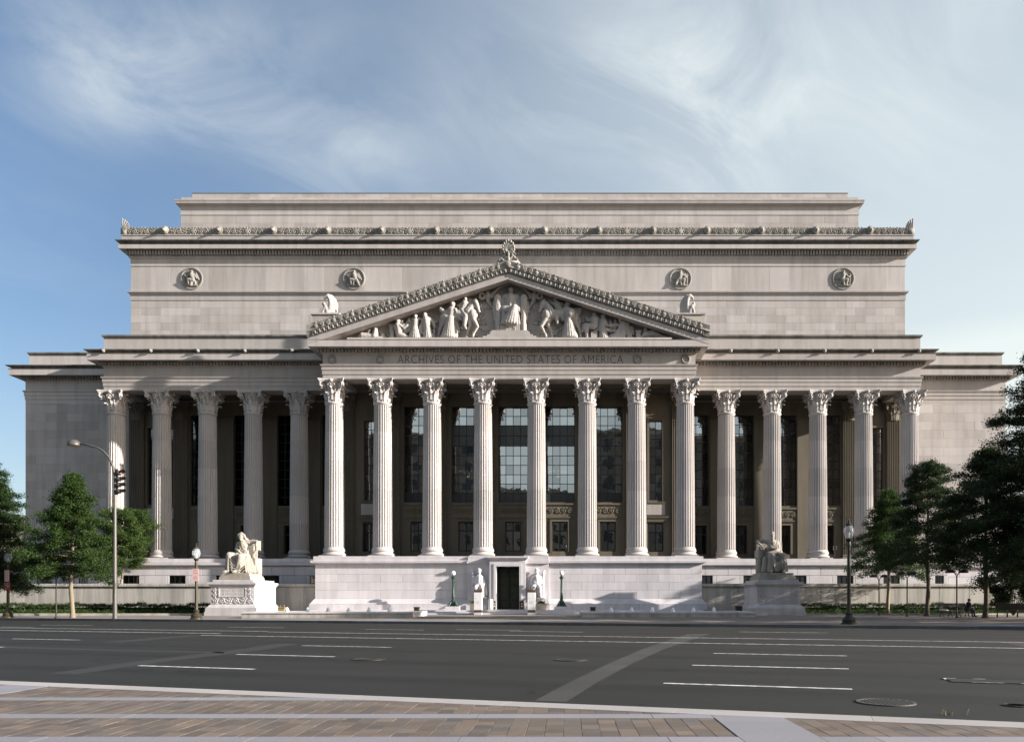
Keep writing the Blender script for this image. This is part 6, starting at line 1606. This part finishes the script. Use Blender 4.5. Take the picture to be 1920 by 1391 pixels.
# ------------------------------------------------------------------ street furniture
def washington_lamp(x, y, label, mat=OLIVE, H=5.35):
    z = gz(x, y); t = thing('street_lamp', label, 'street lamp', (x, y, z), 0, 'globe street lamps along the far kerb')
    m = MB().lathe([(.40, 0), (.40, .08), (.33, .14), (.36, .24), (.30, .34), (.20, .42), (.16, .50), (.20, .58), (.15, .66), (.11, .72), (.105, .8), (.085, H-1.55), (.12, H-1.53), (.12, H-1.47), (.09, H-1.43), (.09, H-1.3), (.15, H-1.24), (.17, H-1.16), (.10, H-1.12)], 18)
    m.build('post', mat, t, smooth='auto')
    MB().lathe([(.12, H-1.12), (.20, H-1.02), (.27, H-.85), (.275, H-.72), (.24, H-.56), (.17, H-.44), (.12, H-.40)], 20).build('globe', CLEARG, t, smooth=True)
    MB().lathe([(.17, H-.445), (.19, H-.42), (.15, H-.36), (.07, H-.28), (.04, H-.22), (.05, H-.18), (.02, H-.12)], 16).build('globe_cap', mat, t, smooth='auto')
    MB().tube([(0, 0, H-.14), (0, 0, H)], .018, 6).tube([(-.20, 0, H-.02), (0, 0, H-.06), (.16, 0, H+.02)], .02, 6).cap((.12, 0, H), (.20, 0, H+.05), .035, .02, 6).build('finial', mat, t)
    MB().cap((0, 0, H-1.05), (0, 0, H-.85), .05, .06, 8).build('lamp', SIGW, t)
    return t, z
def sign(name, label, x, y, z, w, h, mat, line=None, lines=3):
    t = thing(name, label, 'sign', (x, y-.115, z))
    MB().slab(-w/2, w/2, -h/2, h/2, 0, .012, .003)
    p = MB().box(-w/2, w/2, -.012, 0, -h/2, h/2).build('plate', mat, t)
    m = MB()
    for k in range(lines): zz = h/2-.08-(h-.14)*k/lines; m.box(-w*.36, w*.36*(.6+.4*((k*7) % 3)/2), -.0150, -.0125, zz-.012, zz+.012)
    m.build('print', line or SIGR, t)
    MB().box(-.05, .05, 0, .03, -h*.3, h*.3).build('bracket', DKMETAL, t)
washington_lamp(-20.55, -16.85, 'olive street lamp with clear globe at the left kerb before the sunlit pedestal', OLIVE)
sign('parking_sign', 'pink and white parking sign, upper of two plates on the lamp by the pedestal', -20.55, -16.85, 3.42, .42, .50, SIGP)
sign('parking_sign', 'pink and white parking sign, lower of two plates on the lamp by the pedestal', -20.55, -16.85, 2.98, .42, .36, SIGP, lines=2)
washington_lamp(-37.55, -11.5, 'olive street lamp with clear globe and two signs at the far left', OLIVE)
sign('parking_sign', 'pale pink parking sign above a dark red sign at the far left lamp', -37.55, -11.5, 3.35, .36, .86, SIGP, lines=5)
sign('red_sign', 'dark red sign below a pale pink one at the far left lamp', -37.55, -11.5, 2.55, .50, .62, SIGR, SIGW, 4)
washington_lamp(20.45, -28.9, 'dark street lamp with clear globe near the right kerb in front of the trees', DKMETAL, 5.75)
def signal_pole():
    x, y = -27.25, -15.1; z = gz(x, y)
    t = thing('street_light', 'tall grey pole with curved arm, dome lamp and four signal heads', 'street light', (x, y, z))
    MB().lathe([(.20, 0), (.20, .05), (.155, .06), (.105, 9.2), (.10, 10.4)], 16).build('pole', POLE, t, smooth='auto')
    pts = [(0, 0, 9.2), (-.02, 0, 10.35), (-.15, 0, 10.95), (-.42, 0, 11.55), (-.82, 0, 12.02), (-1.3, 0, 12.3), (-1.85, 0, 12.44), (-2.55, 0, 12.55)]
    MB().tube(pts, [.095, .092, .085, .08, .072, .066, .06, .055], 10).build('arm', POLE, t, smooth=True)
    MB().lathe([(.44, 0), (.455, .05), (.45, .1), (.44, .14), (.37, .30), (.24, .40), (.08, .445), (.01, .45)], 24, (-2.95, 0, 12.42)).build('lamp_dome', POLE, t, smooth='auto')
    MB().lathe([(.40, 0), (.30, -.05), (.01, -.07)], 20, (-2.95, 0, 12.42), caps=False).build('lens', CREAM, t, smooth=True)
    for k, (zz, rz, tilt) in enumerate([(10.45, R(-12), R(18)), (10.02, R(-4), R(6)), (9.60, R(-6), R(4)), (9.15, R(-5), R(2))]):
        h = part('signal_head', t); h.location = (.33, -.05, zz); h.rotation_euler = (0, -tilt, rz)
        MB().ball((0, 0, 0), (.20, .185, .185), 14, 10).build('housing', POLE, h, smooth=True)
        m = MB(); v = []; f = []
        for xx, r in ((.12, .15), (.42, .14)):
            for k2 in range(14): a = R(-35)+R(250)*k2/13; v.append((xx, r*math.cos(a), r*math.sin(a)))
            for k2 in range(14): a = R(-35)+R(250)*k2/13; v.append((xx, (r-.012)*math.cos(a), (r-.012)*math.sin(a)))
        for k2 in range(13): f += [(k2, k2+1, 28+k2+1, 28+k2), (14+k2, 14+k2+1, 42+k2+1, 42+k2), (28+k2, 28+k2+1, 42+k2+1, 42+k2)]
        m.add(v, f); m.build('visor', DKMETAL, h)
        MB().lathe([(.135, 0), (.10, .03), (.01, .04)], 14, (0, 0, 0), caps=False).build('lens', SIGR if k == 0 else DKMETAL, h, loc=(.14, 0, 0)).rotation_euler = (0, R(90), 0)
        MB().box(-.33, -.16, -.03, .03, -.04, .04).build('bracket', DKMETAL, h)
    MB().box(.06, .18, -.06, .06, 8.9, 10.75).build('signal_bar', DKMETAL, t)
signal_pole()
def path_lamp(x, y, label, H=3.25, rz=0):
    t = thing('path_lamp', label, 'path lamp', (x, y, gz(x, y)), rz, 'twin shaded path lamps under the trees')
    MB().lathe([(.11, 0), (.11, .06), (.05, .1), (.045, H-.35)], 12).build('post', DKMETAL, t, smooth='auto')
    for s in (-1, 1):
        MB().tube([(0, 0, H-.42), (s*.10, 0, H-.2), (s*.26, 0, H-.09), (s*.5, 0, H-.04)], .032, 7).build('arm', DKMETAL, t)
        MB().lathe([(.33, 0), (.335, .02), (.29, .12), (.18, .20), (.06, .235), (.01, .24)], 18, (s*.46, 0, H-.14)).build('shade', DKMETAL, t, smooth='auto')
    return t
path_lamp(-32.6, -13.4, 'dark twin path lamp left of the pyramid shaped oak trunk')
path_lamp(-35.4, -5.0-2.2, 'dark twin path lamp between the oak trunk and the tall grey pole')
path_lamp(31.0, -6.9, 'dark twin path lamp nearest the shaded statue')
path_lamp(30.8, -12.6, 'dark twin path lamp between two slim oak trunks')
path_lamp(32.3, -17.0, 'tall looking dark twin path lamp in front of the occupied bench')

# ------------------------------------------------------------------ trees
def tree(name, label, x, y, h, cb, r, n, seed, mat, bark=BARK, tr=.14, kind='oak', group='trees on the far sidewalk', lean=(0, 0), zb=None, cat='tree', limbs=None, pw=.72):
    z = gz(x, y) if zb is None else zb
    t = thing(name, label, cat, (x, y, z-.03), 0, group)
    rg = random.Random(seed); wood = MB(); cs = []
    def tp(hz): k = hz/h; return Vector((lean[0]*k*k+.06*math.sin(hz*1.3+seed), lean[1]*k*k+.05*math.cos(hz*1.1+seed), hz))
    hs_ = [0, .15, .5, 1.2, 2.2, cb] + [cb+(h-cb)*k/6 for k in range(1, 7)]
    wood.tube([tp(q) for q in hs_], [tr*1.6, tr*1.2, tr*1.02, tr*.95, tr*.9, tr*.84]+[tr*.84*(1-k/6.4) for k in range(1, 7)], 10)
    nl = limbs or int(44+(h-cb)*4.5)
    for i in range(nl):
        q = (i+rg.random()*.6)/nl
        hz = cb-.1+(h-cb)*q**.95; a = i*2.4+rg.uniform(-.5, .5)
        if kind == 'oak': L = r*(1.0-q)**pw*(.55+.45*min(1, q*7+.4))*rg.uniform(.72, 1.18)+.25
        else: L = r*math.sqrt(max(.05, 1-(2*q-.75)**2*.75))*rg.uniform(.6, 1.1)
        rise = (.05+.5*q) if kind == 'oak' else (.3+.5*q)
        rise += rg.uniform(-.12, .12); p0 = tp(hz); d = Vector((math.cos(a), math.sin(a), 0))
        pts = [p0+d*L*k+Vector((0, 0, L*(rise*k-(.28 if kind == 'oak' else .1)*k*k)))+Vector((rg.uniform(-.05, .05)*L*.4*k, rg.uniform(-.05, .05)*L*.4*k, 0)) for k in (0, .3, .6, .85, 1)]
        rr = max(.012, tr*.28*(1-q*.7)); wood.tube(pts, [rr, rr*.75, rr*.5, rr*.3, rr*.12], 5)
        nt = 3+int(L*2.2)
        for k in range(nt):
            u = .22+.78*(k+rg.random())/nt; j = min(3, int(u*4)); ks = (0, .3, .6, .85, 1); 
            for j in range(4):
                if ks[j] <= u <= ks[j+1]: break
            w_ = (u-ks[j])/(ks[j+1]-ks[j]); p = pts[j].lerp(pts[j+1], w_)
            sa = a+rg.choice((-1, 1))*rg.uniform(.4, 1.3); sl = L*rg.uniform(.10, .30)*(1.25-u*.6)
            e = p+Vector((math.cos(sa), math.sin(sa), rg.uniform(-.1, .35)))*sl
            wood.tube([p, p.lerp(e, .6)+Vector((0, 0, .02)), e], [rr*.3, rr*.2, .005], 3)
            for f_ in (.45, .75, 1.0): cs.append(p.lerp(e, f_))
            cs.append(p)
        cs.append(pts[-1])
    wood.build('trunk', bark, t, smooth=True)
    C = np.array([tuple(c) for c in cs])
    V, Fc = leaf_cloud(C, .19, int(n*1.7), .125, .5, seed, .72)
    leaf_obj('crown', V, Fc, mat, t)
    return t
GL_ = 'trees at the left of the facade'; GR_ = 'trees at the right of the facade'
tree('oak_tree', 'pyramid shaped green oak with pale trunk at the left, before the blank end wall', -31.9, -12.7, 10.75, 3.4, 3.35, 56000, 1, LEAF, BARKL, .155, group=GL_, pw=1.0, limbs=95)
tree('leafy_tree', 'rounded bright green tree rising behind the left stone wall beside the tall pole', -36.0, 0.6, 9.4, 4.3, 2.5, 36000, 2, LEAFL, BARKL, .11, kind='round', group=GL_, zb=.3, lean=(1.0, 0), limbs=60)
tree('oak_tree', 'dark green oak cut off by the left edge of the view', -41.2, -9.4, 12.8, 2.6, 4.6, 110000, 3, LEAFD, BARK, .16, group=GL_, limbs=150)
tree('oak_tree', 'slim oak with thin crown next to the right globe street lamp', 33.2, -3.5, 10.8, 3.9, 3.9, 40000, 4, LEAF, BARKL, .15, group=GR_, pw=.98)
tree('oak_tree', 'dark oak with layered branches just left of the occupied bench', 33.1, -11.0, 11.8, 4.2, 3.9, 52000, 5, LEAFD, BARK, .16, group=GR_, pw=.6)
tree('oak_tree', 'dark oak with thick trunk just right of the occupied bench', 33.6, -18.3, 11.4, 3.9, 4.1, 56000, 6, LEAFD, BARK, .17, group=GR_)
tree('oak_tree', 'tallest dark conical oak at the right edge of the view', 35.6, -22.8, 17.4, 3.4, 5.6, 150000, 8, LEAFD, BARK, .2, group=GR_, pw=.62, limbs=210)
tree('oak_tree', 'dark oak behind the bush at the right edge of the view', 41.8, -10.6, 7.8, 2.6, 3.2, 30000, 9, LEAFD, BARK, .17, group=GR_)
for k, (x, y, h, r) in enumerate([(45.5, -17.5, 14.0, 4.6), (50.5, -27.0, 15.0, 5.0), (43.0, -32.5, 14.0, 4.6), (56, -36, 15, 5.0)]):  # unseen oaks, added to cast shade from beyond the right edge
    tree('oak_tree', 'unseen oak added for shade beyond the right edge of the view', x, y, h, 3.5, r, 30000, 30+k, LEAFD, BARK, .18, group='unseen oaks added for shade beyond the right edge')
def bush(x, y, h, r, label, seed, mat, n):
    t = thing('bush', label, 'bush', (x, y, gz(x, y)-.02))
    rg = random.Random(seed); cs = []; wood = MB()
    for i in range(26):
        a = rg.uniform(0, 6.28); e = Vector((math.cos(a)*r*rg.uniform(.3, 1), math.sin(a)*r*rg.uniform(.3, 1), h*rg.uniform(.25, 1)))
        p = [Vector((0, 0, 0)), e*.5+Vector((0, 0, h*.15)), e]; wood.tube(p, [.035, .02, .006], 5)
        for f_ in (.4, .6, .8, 1): cs.append(tuple(p[1].lerp(e, f_)))
    wood.build('stem', BARK, t); V, Fc = leaf_cloud(cs, .28, n, .20, .5, seed, .6); leaf_obj('foliage', V, Fc, mat, t)
bush(41.2, -8.4, 3.2, 2.4, 'dark spreading bush at the right end of the hedge', 51, LEAFD, 9000)
bush(-52.5, -1.5, 3.6, 3.0, 'dark bush behind the left wall at the edge of the building', 52, LEAFD, 9000)
bush(-47.5, -7.5, 2.2, 2.2, 'dark low bush under the oak at the left edge', 53, LEAFD, 7000)

# ------------------------------------------------------------------ benches, the person
def bench(x, y, rz, label):
    t = thing('park_bench', label, 'bench', (x, y, gz(x, y)), rz, 'slatted benches under the right trees'); L = 2.1
    s0 = MB().slab(-L/2, L/2, -.035, .035, 0, .035, .006).mesh('seat_slat', BENCHW); b0 = MB().block(-L/2, L/2, 0, .03, 0, .075, .006).mesh('back_slat', BENCHW)
    for k in range(6): link('seat_slat', s0, t, (0, -.25+.085*k, .42-.006*k))
    for k in range(6): link('back_slat', b0, t, (0, .22+.03*k, .50+.085*k), (R(-12), 0, 0))
    for sx in (-.95, -.32, .32, .95):
        m = MB().tube([(sx, -.28, 0), (sx, -.20, .16), (sx, -.10, .27), (sx, .0, .33), (sx, .1, .27), (sx, .2, .16), (sx, .28, 0)], .03, 6)
        m.tube([(sx, -.28, .40), (sx, .2, .38), (sx, .26, .5), (sx, .42, 1.0)], .028, 6).tube([(sx, 0, .33), (sx, 0, .40)], .03, 6)
        if abs(sx) > .9: m.tube([(sx, -.26, .4), (sx, -.28, .6), (sx, -.1, .66), (sx, .3, .66)], .026, 6)
        m.build('leg', DKMETAL, t)
    return t
bench(33.55, -14.2, R(4), 'dark slatted bench with a seated person at its right end')
bench(37.2, -15.2, R(-24), 'empty dark slatted bench at the right edge under the trees')
def person():
    x, y = 34.42, -14.28; z = gz(x, y)
    t = thing('person', 'person in dark clothes sitting sideways on the bench, facing right', 'person', (x, y, z), R(4))
    m = MB(); V3 = lambda *a: Vector(a)
    m.cap((0, 0, .55), (.08, 0, .78), .165, .16); m.cap((.08, 0, .78), (.13, 0, .98), .165, .15); m.cap((.12, -.17, .98), (.12, .17, .98), .085, .085)
    m.cap((.14, 0, 1.02), (.165, 0, 1.10), .058, .055); m.ball((.19, 0, 1.20), (.105, .08, .125), 14, 10); m.ball((.205, 0, 1.165), (.085, .062, .085), 12, 8); m.ball((.30, 0, 1.185), (.022, .016, .025), 8, 6); m.ball((.18, -.08, 1.19), (.018, .014, .03), 8, 5); m.ball((.18, .08, 1.19), (.018, .014, .03), 8, 5)
    for s in (-1, 1):
        m.chain([(0, s*.09, .54), (.44, s*.13, .52)], [.12, .085]); m.chain([(.44, s*.13, .52), (.50, s*.13, .09)], [.08, .052]); m.chain([(.48, s*.13, .05), (.68, s*.15, .035)], [.05, .035])
        m.chain([(.12, s*.21, .97), (.16, s*.25, .70), (.38, s*.15, .62)], [.062, .05, .04])
        m.cap((.38, s*.15, .62), (.45, s*.13, .61), .042, .036)
        for k in range(4): o = (k-1.5)*.019; m.chain([(.45, s*.13+o, .615), (.50-.008*abs(k-1.5), s*.13+o, .610), (.53-.01*abs(k-1.5), s*.13+o, .585)], [.0105, .0095, .008])
        m.chain([(.41, s*.09, .62), (.45, s*.075, .60)], [.012, .009])
    o = remesh(m, 'body', CLOTH1, t, .014, 2)
    me = o.data; me.materials.append(CLOTH2); me.materials.append(SKIN)
    for p in me.polygons:
        c = p.center
        if c.z > 1.06 or (c.x > .38 and .55 < c.z < .66 and abs(c.y) < .2 and c.z > .585): p.material_index = 2
        elif c.z < .56: p.material_index = 1
    h = MB().ball((.165, 0, 1.235), (.118, .094, .115), 14, 10).build('hair', HAIR, t, smooth=True)
person()
o = MB().slab(-.22, .22, -.15, .15, 0, .035, .006).slab(-.10, .20, -.12, .12, .036, .07, .006).build('newspaper', PAPER, loc=(32.75, -14.35, gz(33, -14)+.462)); o.rotation_euler = (0, 0, R(15))
tag(o, 'white folded newspaper lying on the left end of the occupied bench', 'newspaper')
# a dark sheet on the far kerb stands in for a gully opening's shade
p = rd(-4.2, ROADW-.012)
a, c = road_ac(775, 1171.5)
p = rd(a, ROADW-.006); o = MB().box(-1.1, 1.1, -.004, .004, .012, .12).build('gully_shade_sheet', DARKIN, bpy.data.objects['far_kerb'], (p.x, p.y, 0)); o.rotation_euler = (0, 0, math.atan2(UY, UX))

# ------------------------------------------------------------------ other buildings
def block_building(name, label, x0, x1, y0, y1, h, wall, floors, cols, face, cornice=LIMEO, cat='building', z0=0):
    t = thing(name, label, cat, ((x0+x1)/2, (y0+y1)/2, 0)); cx, cy = (x0+x1)/2, (y0+y1)/2
    MB().box(x0-cx, x1-cx, y0-cy, y1-cy, -.1, h).build('wall', wall, t)
    MB().box(x0-cx-.5, x1-cx+.5, y0-cy-.5, y1-cy+.5, h-.01, h+.9).build('cornice', cornice, t)
    fh = (h-1.5)/floors; cw = (x1-x0)/cols; ww = cw*.5; wh = fh*.55
    fme = MB().box(-ww/2-.12, ww/2+.12, -.06, .06, -wh/2-.12, wh/2+.12).mesh('window', cornice); pme = MB().box(-ww/2, ww/2, -.08, .08, -wh/2, wh/2).mesh('pane', GLASSD if False else SPAND)
    yy = (y1-cy) if face > 0 else (y0-cy)
    for i in range(floors):
        for k in range(cols):
            w = link('window', fme, t, (x0-cx+cw*(k+.5), yy, .9+fh*(i+.5))); link('pane', pme, w)
    return t
block_building('office_building', 'pale cream building far behind the trees at the left edge', -150, -84.8, 62, 90, 14.6, FARB, 4, 14, -1, FARB)
block_building('opposite_building', 'brick block across the avenue, reflected in the left windows', -112, -18, -150, -120, 44, OPP, 9, 20, 1, OPPL)
block_building('opposite_building', 'brick block across the avenue, reflected in the right windows', 9, 110, -150, -120, 45, OPP, 9, 22, 1, OPPL)
block_building('opposite_building', 'lower stone block far behind, reflected low in the middle windows', -26, 6, -235, -205, 42, OPPL, 8, 9, 1, OPPL)
